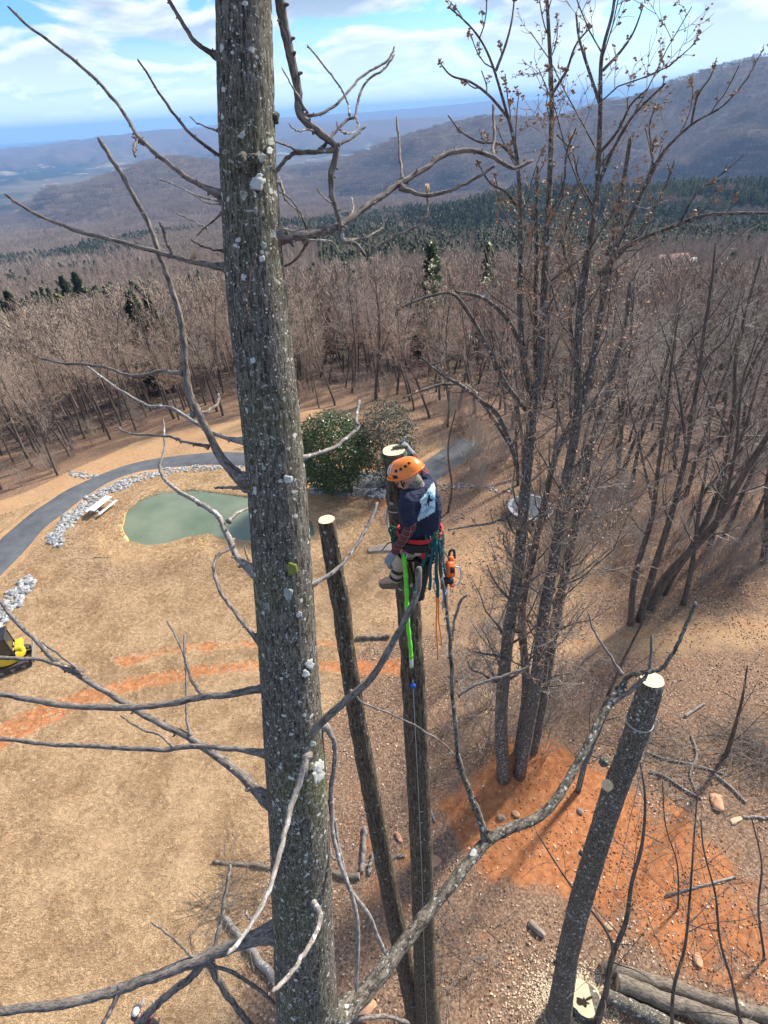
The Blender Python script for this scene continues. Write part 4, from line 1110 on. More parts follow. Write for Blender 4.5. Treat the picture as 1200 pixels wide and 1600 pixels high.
CT1, p1, r1 = cut_trunk([(615, 704, 36), (621, 760, 37), (628, 830, 37), (637, 930, 36), (645, 1050, 37), (650, 1150, 36), (655, 1250, 35), (659, 1350, 35), (662, 1450, 34), (665, 1550, 34), (669, 1602, 36)], 4.85, dep(b2) + 0.1, 'topped bare trunk that the climber is roped to', BARK_CUT)
CT3, p3, r3 = cut_trunk([(1019, 1062, 35), (1010, 1095, 38), (985, 1170, 36), (955, 1250, 35), (930, 1330, 34), (907, 1410, 33), (887, 1490, 32), (873, 1590, 34)], 9.2, dep(b3), 'leaning dark mottled trunk cut off at the top, standing by the long logs', BARK_MOTTLE)
face_disc(P(949, 1227, 10.6 - 0.28), (P(949, 1227, 9) - P(956, 1222, 10)), 0.105, 'branch_scar', FRESH2, CT3)
for px, py, s in ((944, 1190, 7), (868, 1505, 5), (909, 1333, 5)):
    k = MB(); lump(k, P(px, py, 10.6 + (py - 1190) * .012), np.array([1, 1, 1]) * s * 11 / FPX, rb, True); k.build('knot', BARK_MOTTLE, CT3)
# flat stump beside it, with a hollow heart
sp = gp(912, 1566); sr = 0.44
stump = empty('tree_stump', sp, 'low freshly cut stump with a dark hollow heart at the foot of the leaning trunk', 'stump')
relief_trunk(np.array([sp + [0, 0, -0.15], sp + [0, 0, 0.05], sp + [0, -0.01, 0.16], sp + [0, -0.02, 0.26]]), np.array([0.60, 0.50, 0.47, 0.455]), 36, 0.01, 8, 5, 2).build('bark_wall', BARK_MOTTLE, stump)
face_disc(sp + np.array([0, -0.02, 0.262]), (0.03, -0.1, 1), 0.45, 'cut_face', FRESH, stump, 1.0, 0.22, 4)
HOLE = plain('rotten_heart', (0.035, 0.022, 0.014), 0.95)
face_disc(sp + np.array([-0.03, -0.03, 0.268]), (0.03, -0.1, 1), 0.13, 'hollow', HOLE, stump, 1.8, 0.9, 9)

# ------------------------------------------------------------------ logs, sticks, rocks
LOGB = bark('log_bark', (0.10, 0.08, 0.06), (0.30, 0.25, 0.20), (0.50, 0.49, 0.45), 0.42, 22, 0.3, 8, 0.7)
def log(a, bq, r0, r1, label, mat=LOGB, cat='log', name='log', faces=(1, 1), lift=0.0, sides=20, wob=0.02):
    g0, g1 = gp(*a), gp(*bq); g0 = g0 + [0, 0, r0 * .8 + lift]; g1 = g1 + [0, 0, r1 * .8 + lift]
    root = empty(name, (g0 + g1) / 2, label, cat)
    n = 14; pts = np.array([g0 + (g1 - g0) * t for t in np.linspace(0, 1, n)]); pts[1:-1] += rb.normal(0, wob, (n - 2, 3)); pts = spline(pts, 60)
    relief_trunk(pts, np.linspace(r0, r1, len(pts)), sides, r0 * .03, 12, 3, rb.uniform(0, 9)).build('bark_wall', mat, root)
    if faces[0]: face_disc(pts[0], pts[0] - pts[2], r0 * .95, 'cut_face', FRESH2, root)
    if faces[1]: face_disc(pts[-1], pts[-1] - pts[-3], r1 * .95, 'cut_face', FRESH2, root)
    return root
log((940, 1513), (1245, 1606), 0.20, 0.19, 'long pale log nearest the leaning trunk, uppermost of the row of logs')
log((962, 1538), (1190, 1622), 0.24, 0.23, 'thick brown log lying in the middle of the row at the bottom right corner')
log((943, 1556), (1090, 1628), 0.20, 0.22, 'dark mossy log lying lowest of the row at the bottom right corner', BARK_MOTTLE)
log((566, 1363), (571, 1293), 0.085, 0.085, 'short pale log end on to the camera, left of the slender cut trunk', BARK_PALE)
log((577, 1366), (582, 1335), 0.06, 0.06, 'split stub of firewood right beside the short pale log', BARK_PALE)
log((334, 1347), (562, 1370), 0.075, 0.11, 'grey log lying on the ground behind the foot of the lichened trunk')
log((612, 1342), (634, 1338), 0.05, 0.05, 'little grey log between the two cut trunks')
log((345, 1428), (432, 1535), 0.09, 0.13, 'peeled grey pole lying slantwise left of the lichened trunk', BARK_PALE)
log((557, 998), (609, 996), 0.12, 0.10, 'dead log lying on the grass between the two cut trunks')
log((147, 872), (172, 871), 0.035, 0.02, 'thin dark stick lying on the golden grass before the pond', BARK_LIMB, 'stick', 'stick', (0, 0))
log((1160, 1277), (1215, 1279), 0.05, 0.045, 'pale peeled stick lying by the right edge on the leaves', BARK_PALE, 'stick', 'stick')
ROCK = plain('orange_stained_rock', (0.52, 0.29, 0.17), 0.85, 0.3, 2.5, bump=0.4); ROCKG = plain('grey_brown_rock', (0.25, 0.20, 0.165), 0.85, 0.3, 2.5, bump=0.4)
def rock(px, py, sx, sy, sz, label, mat=ROCK, name='rock', cat='rock', tilt=0.0):
    g = gp(px, py); k = MB(); lump(k, (0, 0, 0), (sx, sy, sz), np.random.default_rng(int(px)), True, 0.3)
    o = k.build(name, mat, loc=(0, 0, 0), smooth_=False); o.location = g + np.array([0, 0, sz * .45]); o.rotation_euler = (tilt, tilt * .5, 0)
    tag(o, label, cat)
rock(678, 1345, 0.17, 0.30, 0.12, 'upright tan rock right of the climber\'s trunk foot', tilt=0.5)
rock(570, 1572, 0.36, 0.30, 0.2, 'big orange rock at the bottom between the lichened and slender trunks')
rock(838, 1452, 0.28, 0.11, 0.10, 'flat brown rock left of the leaning mottled trunk', ROCKG)
rock(1120, 1253, 0.34, 0.22, 0.12, 'orange rock lying on the leaves by the brushwood at the right')
rock(623, 1308, 0.20, 0.09, 0.07, 'small wedge shaped rock just left of the climber\'s trunk')
rock(806, 1272, 0.16, 0.10, 0.07, 'whitish stone on the orange clay bank below the flecked clump', ROCK)
rock(783, 1278, 0.14, 0.10, 0.08, 'brown stone on the orange clay bank, left of the whitish one', ROCKG)
rock(907, 1268, 0.13, 0.10, 0.07, 'pale round stone on the clay left of the leaning trunk', ROCKG)
rock(951, 1447, 0.14, 0.12, 0.05, 'pale sawn chunk on the clay right of the leaning trunk', FRESH2, 'wood_chunk', 'wood chunk')
rock(1090, 1500, 0.2, 0.12, 0.08, 'tan stone beside the long pale log', ROCK)
rock(1150, 1282, 0.26, 0.10, 0.06, 'pale broken wood slab under the peeled stick at the right edge', FRESH2, 'wood_slab', 'wood slab')
rock(597, 858, 0.85, 0.38, 0.12, 'dark flat slab of stone lying left of the climber\'s boot', ROCKG, 'stone_slab', 'slab')
rock(487, 838, 0.34, 1.1, 0.14, 'pale stone spillway slab at the pond end behind the lichened trunk', plain('pale_slab', (0.42, 0.43, 0.43), 0.8, 0.2, 2), 'stone_slab', 'slab')
rock(150, 745, 0.3, 0.2, 0.12, 'small boulder on the bank above the drive', STONE)
# sawdust round the fresh stump
m_, nt, b = new_mat('sawdust'); nt.set(b, 'Base Color', nt.mix(nt.noise(nt.add('ShaderNodeNewGeometry').outputs['Position'], 14, 4), (0.52, 0.40, 0.26), (0.70, 0.58, 0.40)))
sw = MB(); rr_ = np.random.default_rng(8)
for i in range(5200):
    a = rr_.uniform(0, 6.28); q = abs(rr_.normal(0, 0.75)); cxp = np.array([sp[0] - 0.35, sp[1] + 0.15]) + np.array([math.cos(a) * q * 1.25, math.sin(a) * q * 0.75])
    s = rr_.uniform(0.012, 0.03); z = float(H(*cxp)) + 0.015; an = rr_.uniform(0, 6.28); e = np.array([math.cos(an), math.sin(an), rr_.normal(0, .3)]) * s; f_ = np.array([-math.sin(an), math.cos(an), rr_.normal(0, .3)]) * s * .6
    c_ = np.array([cxp[0], cxp[1], z]); sw.add([c_ - e - f_, c_ + e - f_, c_ + e + f_, c_ - e + f_], [[0, 1, 2, 3]])
tag(sw.build('sawdust', m_, smooth_=False), kind='stuff')
# ------------------------------------------------------------------ hand placed bare trees
def PV(px, py, dist): return at_dist(px, py, dist)
def stem_tree(name, label, cat, dist0, stems, bark_m, twig_m, seed, spec, base_px=None, group=None, leaves=0, t_start=0.3, dvar=0.8):
    """stems: list of (picture points from the base up, base width px, tip width px, start dist offset, end dist offset, kind)"""
    rng = np.random.default_rng(seed)
    bx = base_px or stems[0][0][0]
    g = gp(*bx); root = empty(name, (g[0], g[1], g[2]), label, cat, group)
    D0 = math.hypot(g[0], g[1]) if dist0 is None else dist0
    cr = MB(); tips = []
    for pp, w0, w1, o0, o1, kind in stems:
        q = spline(pp, len(pp) * 6); n = len(q); t = np.linspace(0, 1, n)
        pts = np.array([PV(x, y, D0 + o0 + (o1 - o0) * k) for (x, y), k in zip(q, t)])
        if kind == 'trunk': pts[0] = (g[0] + (pts[0][0] - g[0]), g[1] + (pts[0][1] - g[1]), min(pts[0][2], g[2]) - 0.2)
        dd = np.array([dep(p) for p in pts]); r = (w0 + (w1 - w0) * t) * dd / FPX / 2 * (1 + 0.05 * rng.uniform(-1, 1, n))
        mb = MB().tube(pts, r, 10 if w0 > 14 else 6)
        if kind != 'bare': branch_out(rng, mb, cr, pts, float(r[n // 2]), spec, 0, t_start if kind == 'trunk' else 0.12)
        mb.build('trunk' if kind == 'trunk' else 'limb', bark_m, root)
    if cr.n:
        o = cr.build('crown', twig_m, root); tag(o, kind='stuff')
        if leaves:
            lv = MB(); V = np.concatenate(cr.v); pick = rng.choice(len(V), leaves)
            for k in pick:
                if V[k][2] < 6: continue
                p = V[k]
                for _ in range(2):
                    n_ = rng.normal(0, 1, 3); n_ /= np.linalg.norm(n_); u, v = perp(n_); s = rng.uniform(0.02, 0.038); c_ = p + rng.normal(0, 0.02, 3)
                    lv.add([c_ - u * s, c_ + v * s * .7, c_ + u * s, c_ - v * s * .7], [[0, 1, 2, 3]])
            tag(lv.build('dry_leaves', DRYLEAF, root), kind='stuff')
    return root
SP_NEAR = [(2.0, 0.20, 44, 0.010, 0.20, 0.16), (4.2, 0.46, 44, 0.0075, 0.20, 0.20), (6.0, 0.5, 42, 0.006, 0.16, 0.22)]
CL = 'flecked bark stems of the clump on the orange clay bank'
stem_tree('flecked_tree', 'left forked tree of the flecked clump, dividing in two tall stems at mid height', 'tree', None, [
    ([(787, 1216), (783, 1120), (793, 1000), (808, 900), (822, 750), (832, 650), (836, 610)], 21, 14, 0, 0.6, 'trunk'),
    ([(834, 625), (818, 560), (812, 480), (813, 400), (812, 300), (805, 230), (790, 170), (765, 90), (738, 45), (700, 10)], 11, 2, 0.6, -0.6, 'limb'),
    ([(836, 620), (845, 560), (850, 450), (855, 350), (860, 250), (862, 150), (858, 60), (853, -30)], 13, 5, 0.6, 1.4, 'limb'),
    ([(838, 600), (836, 500), (838, 400), (838, 300), (841, 260)], 9, 5, 0.8, 1.6, 'limb'),
    ([(808, 730), (800, 700), (778, 650), (750, 625), (725, 605), (690, 585), (660, 560)], 9, 4, 0.5, -0.6, 'limb'),
    ([(822, 640), (790, 600), (768, 555), (742, 505), (715, 465), (700, 457)], 9, 5, 0.6, -0.4, 'limb'),
    ([(815, 545), (800, 510), (775, 480), (745, 462), (700, 457), (650, 470), (620, 485)], 8, 3, 0.8, 0.2, 'limb'),
    ([(800, 700), (740, 612), (700, 600), (665, 608), (630, 622)], 6, 3, 0.5, -0.8, 'limb'),
    ([(815, 830), (790, 812), (765, 818), (735, 822), (700, 828)], 6, 3, 0.2, -1.0, 'limb'),
    ([(795, 185), (765, 150), (735, 128), (705, 118), (685, 95)], 5, 2, 0.1, -0.8, 'limb'),
    ([(806, 250), (780, 225), (750, 222), (720, 205), (700, 180)], 5, 2, 0.3, 1.0, 'limb'),
    ([(775, 110), (790, 70), (800, 30), (805, -20)], 5, 2, 0.1, 0.9, 'limb'),
    ([(855, 340), (880, 290), (885, 240), (900, 200)], 5, 2, 0.8, -0.2, 'limb'),
    ([(861, 150), (885, 110), (900, 70), (925, 40)], 5, 2, 0.9, 0.3, 'limb'),
    ([(813, 330), (790, 300), (765, 285), (745, 250)], 5, 2, 0.4, -0.6, 'limb'),
  ], BARK_CLUMP, TWIG_GREY, 41, SP_NEAR, leaves=3200)
stem_tree('flecked_tree', 'right hand tree of the flecked clump with long limbs sweeping to the right', 'tree', 12.0, [
    ([(812, 1205), (835, 1080), (850, 960), (868, 860), (885, 750), (903, 650), (903, 560), (907, 480), (918, 400), (930, 330), (935, 250), (938, 180), (940, 90), (957, 20), (962, -30)], 20, 3.5, 0, 0.8, 'trunk'),
    ([(905, 640), (925, 570), (942, 470), (958, 400), (978, 355), (1008, 290), (1035, 240), (1080, 195), (1130, 165), (1172, 118)], 11, 1.5, 0.4, -0.8, 'limb'),
    ([(938, 430), (975, 388), (1040, 358), (1100, 337), (1160, 333), (1215, 330), (1270, 300)], 8, 2.5, 0.3, -1.2, 'limb'),
    ([(950, 400), (962, 350), (975, 280), (985, 215)], 9, 6, 0.9, 1.2, 'bare'),
    ([(900, 560), (890, 500), (900, 450), (880, 380), (905, 300)], 7, 3, 0.8, 1.5, 'limb'),
    ([(930, 300), (960, 230), (990, 180), (1040, 130)], 6, 3, 0.6, 0.2, 'limb'),
    ([(935, 430), (985, 380), (1010, 350), (1040, 290), (1055, 250)], 7, 3, 0.5, 1.4, 'limb'),
    ([(940, 170), (920, 110), (905, 60), (900, 20)], 6, 3, 0.7, 1.2, 'limb'),
    ([(936, 240), (965, 205), (985, 165), (1010, 140)], 5, 2, 0.6, -0.5, 'limb'),
    ([(942, 110), (970, 80), (990, 50), (1005, 10)], 5, 2, 0.6, 1.2, 'limb'),
    ([(1008, 290), (1020, 250), (1015, 200), (1025, 160)], 5, 2, -0.2, 0.6, 'limb'),
    ([(1080, 195), (1090, 150), (1110, 120), (1120, 90)], 4, 1.5, -0.6, -0.2, 'limb'),
    ([(1060, 352), (1090, 300), (1130, 270), (1165, 240)], 4, 1.5, -0.4, 0.2, 'limb'),
    ([(930, 330), (905, 280), (895, 240), (870, 210)], 5, 2, 0.6, 1.4, 'limb'),
  ], BARK_CLUMP, TWIG_GREY, 42, SP_NEAR, base_px=(814, 1203), leaves=3200)
stem_tree('flecked_tree', 'thinner dark stem rising behind the two big stems of the flecked clump', 'tree', 12.8, [
    ([(806, 1196), (822, 1080), (815, 960), (830, 880), (850, 790), (872, 700), (905, 640), (925, 590)], 15, 7, 0, 0.8, 'trunk'),
    ([(852, 780), (862, 730), (868, 690), (872, 640)], 7, 3, 0.5, 1.2, 'limb')], BARK_CLUMP, TWIG_GREY, 43, SP_NEAR, base_px=(806, 1196), leaves=150)
stem_tree('flecked_tree', 'outermost slim stem on the right of the flecked clump, forking low', 'tree', 13.2, [
    ([(826, 1205), (850, 1080), (868, 970), (893, 850), (912, 760), (925, 690), (950, 610), (975, 520), (985, 440)], 17, 6, 0, 1.5, 'trunk'),
    ([(868, 895), (880, 810), (890, 760), (920, 690)], 8, 4, 0.5, 1.6, 'limb')], BARK_CLUMP, TWIG_GREY, 44, SP_NEAR, base_px=(826, 1200), leaves=250)
SP_FAR = [(1.1, 0.25, 42, 0.014, 0.10, 0.14), (2.8, 0.45, 40, 0.010, 0.07, 0.15), (4.6, 0.5, 38, 0.008, 0.03, 0.15)]
for i, (lab, stems, bp_) in enumerate([
    ('left one of two dark trees whose feet touch, at the wood edge on the right', [([(985, 978), (992, 900), (1018, 810), (1030, 720), (1040, 650), (1050, 560), (1062, 480)], 13, 4, 0, 1, 'trunk'), ([(1020, 790), (1000, 700), (985, 640), (975, 560)], 6, 3, 0, 1, 'limb')], (985, 976)),
    ('right one of two dark trees whose feet touch, forking high over the wood', [([(998, 970), (1025, 880), (1050, 800), (1072, 710), (1088, 610), (1100, 520), (1112, 440), (1118, 380)], 14, 5, 0, 1.5, 'trunk'), ([(1072, 700), (1062, 620), (1050, 560), (1030, 500)], 7, 3, 0, 2, 'limb'), ([(1090, 600), (1105, 560), (1140, 520), (1160, 450)], 6, 3, 0, 2, 'limb')], (998, 970)),
    ('thick brown trunk leaning far over to the right at the wood edge', [([(1013, 948), (1040, 905), (1075, 865), (1120, 815), (1160, 745), (1200, 680), (1245, 610)], 20, 11, 0, -1.5, 'trunk'), ([(1130, 800), (1150, 700), (1160, 600), (1185, 520)], 8, 3, 0, 1, 'limb')], (1013, 948)),
    ('brown tree curving upright through the leaning trunk at the wood edge', [([(1040, 915), (1090, 840), (1118, 780), (1140, 700), (1148, 620), (1150, 560), (1170, 470), (1190, 400)], 14, 5, 0, 2, 'trunk'), ([(1140, 680), (1110, 620), (1090, 560), (1080, 500)], 6, 3, 0, 2, 'limb')], (1030, 925)),
    ('short straight dark trunk in front of the leaning trunk', [([(1068, 945), (1082, 880), (1092, 800), (1105, 720), (1110, 650)], 11, 4, 0, 1, 'trunk')], (1068, 945)),
    ('dark trunk at the right edge of the picture beyond the brushwood', [([(1192, 880), (1203, 800), (1220, 700)], 13, 8, 0, 1, 'trunk')], (1192, 880)),
    ('leafless tree with a forked top behind the round ground trampoline', [([(868, 900), (885, 800), (900, 760), (925, 640), (960, 560), (980, 500)], 10, 4, 0, 2, 'trunk'), ([(905, 740), (880, 680), (870, 610)], 5, 3, 0, 1, 'limb')], (868, 898)),
    ]):
    stems = [(a_, b_ * .78, c_ * .6, d_, e_, f_) for a_, b_, c_, d_, e_, f_ in stems]
    stem_tree('dark_tree', lab, 'tree', None, stems, BARK_WOOD, TWIG_GREY, 60 + i, SP_FAR, base_px=bp_, t_start=0.3)

# saplings in the right foreground: poles with a few long bare shoots
SP_SAP = [(1.2, 0.26, 52, 0.006, 0.05, 0.13), (2.2, 0.4, 42, 0.0035, 0.03, 0.16)]
def sapling(pp, w0, w1, dtop, label, seed, bk=BARK_WOOD, twm=TWIG_DULL, group=None):
    """pp from the foot up"""
    rng = np.random.default_rng(seed); g = gp(*pp[0]); d0 = dep(g)
    q = spline(pp, len(pp) * 6); ys = q[:, 1]; t = (ys[0] - ys) / (ys[0] - ys[-1])
    pts = np.array([P(x, y, 1 / ((1 - k) / d0 + k / dtop)) for (x, y), k in zip(q, t)])
    dd = np.array([dep(p) for p in pts]); r = np.maximum(0.004, (w0 + (w1 - w0) * t) * dd / FPX / 2)
    root = empty('sapling', g, label, 'sapling', group); pts[0][2] -= 0.1
    mb = MB().tube(pts, r, 6); cr = MB(); branch_out(rng, mb, cr, pts, float(r[len(r) // 2]), SP_SAP, 0, 0.15)
    mb.build('stem', bk, root); tag(cr.build('twigs', twm, root), kind='stuff')
sapling([(925, 1625), (945, 1560), (955, 1500), (978, 1440), (987, 1380), (1003, 1320), (1008, 1250), (1000, 1190)], 10, 3, 12.5, 'tall dark sapling crossing the pale log, nearest to the leaning mottled trunk', 1)
sapling([(1050, 1640), (1052, 1550), (1070, 1480), (1078, 1400), (1085, 1300), (1090, 1240)], 6, 2, 13, 'thin straight sapling in the middle of the bottom right saplings', 2)
sapling([(1165, 1640), (1145, 1540), (1125, 1470), (1118, 1400), (1100, 1330), (1095, 1280)], 6, 2, 13, 'thin sapling leaning left at the bottom right corner', 3, twm=TWIG_PINK)
sapling([(925, 1610), (945, 1550), (957, 1490), (950, 1460), (930, 1430), (900, 1395), (868, 1348), (838, 1300)], 7, 2, 12.5, 'crooked sapling bending left across the leaning mottled trunk', 4)
sapling([(903, 1236), (920, 1170), (945, 1100), (975, 1030), (1010, 960)], 9, 2, 15, 'dark young tree on the upper edge of the clay bank left of the leaning trunk', 5)
sapling([(1135, 1180), (1150, 1130), (1160, 1090), (1168, 1040)], 7, 2, 16, 'small dark sapling beyond the brushwood at the right', 6)
sapling([(1195, 1500), (1185, 1420), (1190, 1350), (1175, 1280)], 4, 2, 14, 'wispy sapling at the right edge over the clay', 7)
sapling([(1060, 1420), (1058, 1350), (1040, 1290), (1035, 1220)], 3, 1.5, 15, 'hair thin sapling between the leaning trunk and the peeled stick', 8)
sapling([(700, 800), (706, 760), (700, 700), (712, 640)], 4, 2, 30, 'slim sapling just right of the climber\'s shoulder by the drive end', 9)
sapling([(705, 565), (700, 540), (705, 500), (697, 450)], 4, 2, 50, 'single slim tree standing alone above the drive, left of the lichened trunk', 10) if False else None

# shrubs: many thin rods from one foot, brown and leafless
def shrub_meshes(seed, h, n, spread):
    rng = np.random.default_rng(seed); mb = MB()
    for i in range(n):
        a = rng.uniform(0, 6.28); d = np.array([math.cos(a) * spread, math.sin(a) * spread, 1.0]) * np.array([rng.uniform(.2, 1.2)] * 2 + [1])
        q, _ = wander(rng, np.array([rng.normal(0, .12), rng.normal(0, .12), -0.1]), d, h * rng.uniform(.6, 1.15), 5, 0.09, 0.04)
        for k in range(5): mb.twig(q[k], q[k + 1], 0.013 - k * .0018, 0.012 - k * .0018)
        branch_out(rng, None, mb, q, 0.008, [(2.6, .38, 36, .006, .06, .14), (3.5, .45, 36, .005, .03, .15)], 0, .25)
    return mb
SHR = [shrub_meshes(300 + i, [2.6, 2.0, 3.2, 1.6][i], [16, 14, 18, 12][i], [0.55, 0.8, 0.5, 0.9][i]).build('stems', [TWIG_GREY, TWIG_PINK, TWIG_GREY, TWIG_RED][i], loc=(0, 0, 0)) for i in range(4)]
srng = np.random.default_rng(77)
def shrub(px, py, k, sc, label, group=None, name='shrub'):
    g = gp(px, py); o = SHR[k].copy(); COL.objects.link(o); o.name = name
    o.location = g; o.rotation_euler = (0, 0, srng.uniform(0, 6.28)); o.scale = (sc * srng.uniform(.85, 1.2), sc, sc * srng.uniform(.85, 1.15))
    tag(o, label, 'shrub', group)
GB = 'bare shrubs round the foot of the flecked clump'
for px, py, k, sc in [(740, 1120, 0, 1.2), (765, 1170, 2, 1.25), (725, 1180, 0, 0.9), (770, 1100, 2, 1.3), (850, 1130, 2, 1.1), (865, 1080, 0, 1.1), (720, 1060, 0, 1.2), (760, 1020, 2, 1.2), (880, 1030, 3, 1.0), (720, 1250, 3, 0.8), (850, 1180, 0, 0.8), (895, 1110, 3, .9), (695, 1140, 3, 1.0)]:
    shrub(px, py, k, sc, 'grey bare shrub of thin rods round the foot of the flecked clump', GB)
GE = 'leafless undergrowth shrubs along the wood edge on the right'
for i in range(110):
    px = srng.uniform(690, 1230); py = np.interp(px, [690, 780, 900, 1000, 1230], [735, 800, 870, 900, 900]) + srng.uniform(-130, 15)
    if 775 < px < 880 and 750 < py < 840: continue
    shrub(px, py, int(srng.integers(0, 4)), srng.uniform(.75, 1.35), 'leafless brown shrub in the tangle along the wood edge on the right', GE)
GL = 'leafless undergrowth shrubs among the trunks left of the lichened trunk'
for i in range(40):
    px = srng.uniform(-20, 380); py = np.interp(px, [-20, 60, 150, 215, 300, 400], [790, 760, 715, 680, 655, 635]) + srng.uniform(-55, -6)
    shrub(px, py, int(srng.integers(0, 4)), srng.uniform(.5, .95), 'leafless undergrowth shrub among the trunks of the left wood', GL)
GM = 'leafless shrubs behind the evergreens and the drive'
for i in range(60):
    px = srng.uniform(440, 720); py = srng.uniform(560, 660) if px < 600 else srng.uniform(580, 700)
    g = gp(px, py)
    if sdist(g[0], g[1], CLEAR) < 0.5: continue
    shrub(px, py, [1, 3, 1, 0][i % 4], srng.uniform(.8, 1.3), 'reddish leafless shrub in the wood behind the evergreens', GM)
for o in SHR: bpy.data.objects.remove(o)
# brushwood heaps on the right
def brush_pile(px, py, rx, ry, n, label, seed, mat):
    rng = np.random.default_rng(seed); mb = MB(); g = gp(px, py)
    for i in range(n):
        c = np.array([g[0] + rng.normal(0, rx / 2), g[1] + rng.normal(0, ry / 2), 0]); c[2] = float(H(c[0], c[1])) + abs(rng.normal(0, .22)) + 0.03
        a = rng.normal(0.3, 0.9); d = np.array([math.cos(a), math.sin(a), rng.normal(0, .18)]); L = rng.uniform(.5, 2.6)
        q, _ = wander(rng, c - d * L / 2, d, L, 5, .10)
        q[:, 2] = np.maximum(q[:, 2], H(q[:, 0], q[:, 1]) + .015)
        r = rng.uniform(.005, .017)
        for k in range(5): mb.twig(q[k], q[k + 1], r * (1 - k * .15), r * (.85 - k * .15))
        if rng.random() < .5: branch_out(rng, None, mb, q, .007, [(2.0, .35, 35, .004, .02, .14)], 0, .3)
    o = mb.build('brush_pile', mat, loc=(0, 0, 0)); bm_c = g
    o.data.transform(Matrix.Translation(-Vector(g))); o.location = g
    tag(o, label, 'brushwood')
brush_pile(1060, 1190, 2.6, 1.8, 190, 'loose heap of grey cut branches right of the leaning mottled trunk', 1, TWIG_DULL)
brush_pile(1185, 1180, 1.6, 1.8, 420, 'dense dark heap of brushwood at the right edge', 2, TWIG_DULL)
brush_pile(1000, 1150, 1.5, 1.3, 90, 'few cut branches lying just beyond the leaning mottled trunk', 3, TWIG_DULL)
brush_pile(370, 1400, 1.3, 1.5, 110, 'thin cut twigs strewn left of the foot of the lichened trunk', 4, TWIG_DULL)
brush_pile(1090, 1400, 3.0, 2.4, 70, 'pale twigs scattered over the clay at the right', 5, TWIG_DULL)
brush_pile(690, 1480, 1.9, 1.6, 110, 'dry stalks and twigs on the leaves right of the climber\'s trunk foot', 6, TWIG_DULL)
for i, (pp, w_) in enumerate([([(1008, 1175), (1040, 1187), (1080, 1195), (1130, 1210)], 4), ([(1015, 1205), (1040, 1215), (1070, 1235), (1095, 1248)], 4), ([(1080, 1150), (1088, 1180), (1078, 1210), (1088, 1240)], 4), ([(1115, 1210), (1140, 1230), (1165, 1255)], 5), ([(665, 1245), (672, 1265), (680, 1285)], 5), ([(1070, 1120), (1085, 1110), (1100, 1100)], 5), ([(1040, 1400), (1150, 1370)], 4)]):
    q = spline(pp, 20) if len(pp) > 2 else np.array(pp, float); pts = np.array([gp(x, y) + [0, 0, .05] for x, y in q]); g = pts[len(pts) // 2]
    mb = MB().tube(pts, [w_ * dep(g) / FPX / 2, w_ * dep(g) / FPX / 3], 6); o = mb.build('fallen_branch', BARK_PALE, loc=tuple(g))
    tag(o, ['long pale fallen branch slanting right behind the leaning trunk', 'fallen branch on the upper edge of the clay beside the brushwood', 'upright curved pale branch in the loose brushwood', 'straight fallen branch below the dense dark brushwood', 'pair of pale sticks right of the climber\'s trunk', 'short pale branch in the leaves above the loose brushwood', 'long thin stick across the clay at the right'][i], 'branch')

# ------------------------------------------------------------------ evergreens by the drive and pines in the wood
def crown_tree(name, label, base_pxs, cpx, dpt, rx, ry, rz, n, s, mat, bk, seed):
    rng = np.random.default_rng(seed); g = gp(*base_pxs[0]); root = empty(name, g, label, 'tree')
    c = np.array([g[0], g[1], 0]); cc = P(cpx[0], cpx[1], dep(g)); c = np.array([cc[0], g[1] + 0.3, 0]); c[2] = g[2] + rz * 1.05
    cr = MB(); leaf_ball(cr, rng, c, rx, ry, rz, n, s)
    tag(cr.build('crown', mat, root, smooth_=False), kind='stuff')
    for bx in base_pxs:
        p0 = gp(*bx); 
        q, _ = wander(rng, p0 - [0, 0, .1], np.array([0.05, 0, 1.0]) + (c - p0) * 0.12, rz * 1.3, 5, 0.08)
        mb = MB().tube(q, [0.16, 0.09, 0.04], 8)
        for k in range(5):
            a = rng.uniform(0, 6.28); e, _ = wander(rng, q[2], np.array([math.cos(a), math.sin(a), 0.8]), rz * .8, 3, .1); mb.tube(e, [.05, .02], 5)
        mb.build('trunk', bk, root)
    return c
crown_tree('holly_tree', 'round glossy green evergreen tree beside the drive, right of the lichened trunk', [(550, 770), (508, 770)], (522, 700), 0, 2.9, 2.5, 3.1, 11000, 0.155, HOLLY, BARK_WOOD, 3)
crown_tree('cedar_bush', 'dull olive brown evergreen standing right of the glossy one, behind the topped trunk', [(606, 760)], (605, 700), 0, 2.3, 2.2, 3.3, 4600, 0.15, CEDAR, BARK_WOOD, 4)
PP = []
for k in range(3):
    tr, cr = conifer_meshes(400 + k, 11, 2.3, 2200, 0.1, 0.55); PP.append((tr.build('trunk', BARK_WOOD, loc=(0, 0, 0)), cr.build('crown', [PINE, HOLLY, PINE_PALE][k], loc=(0, 0, 0), smooth_=False)))
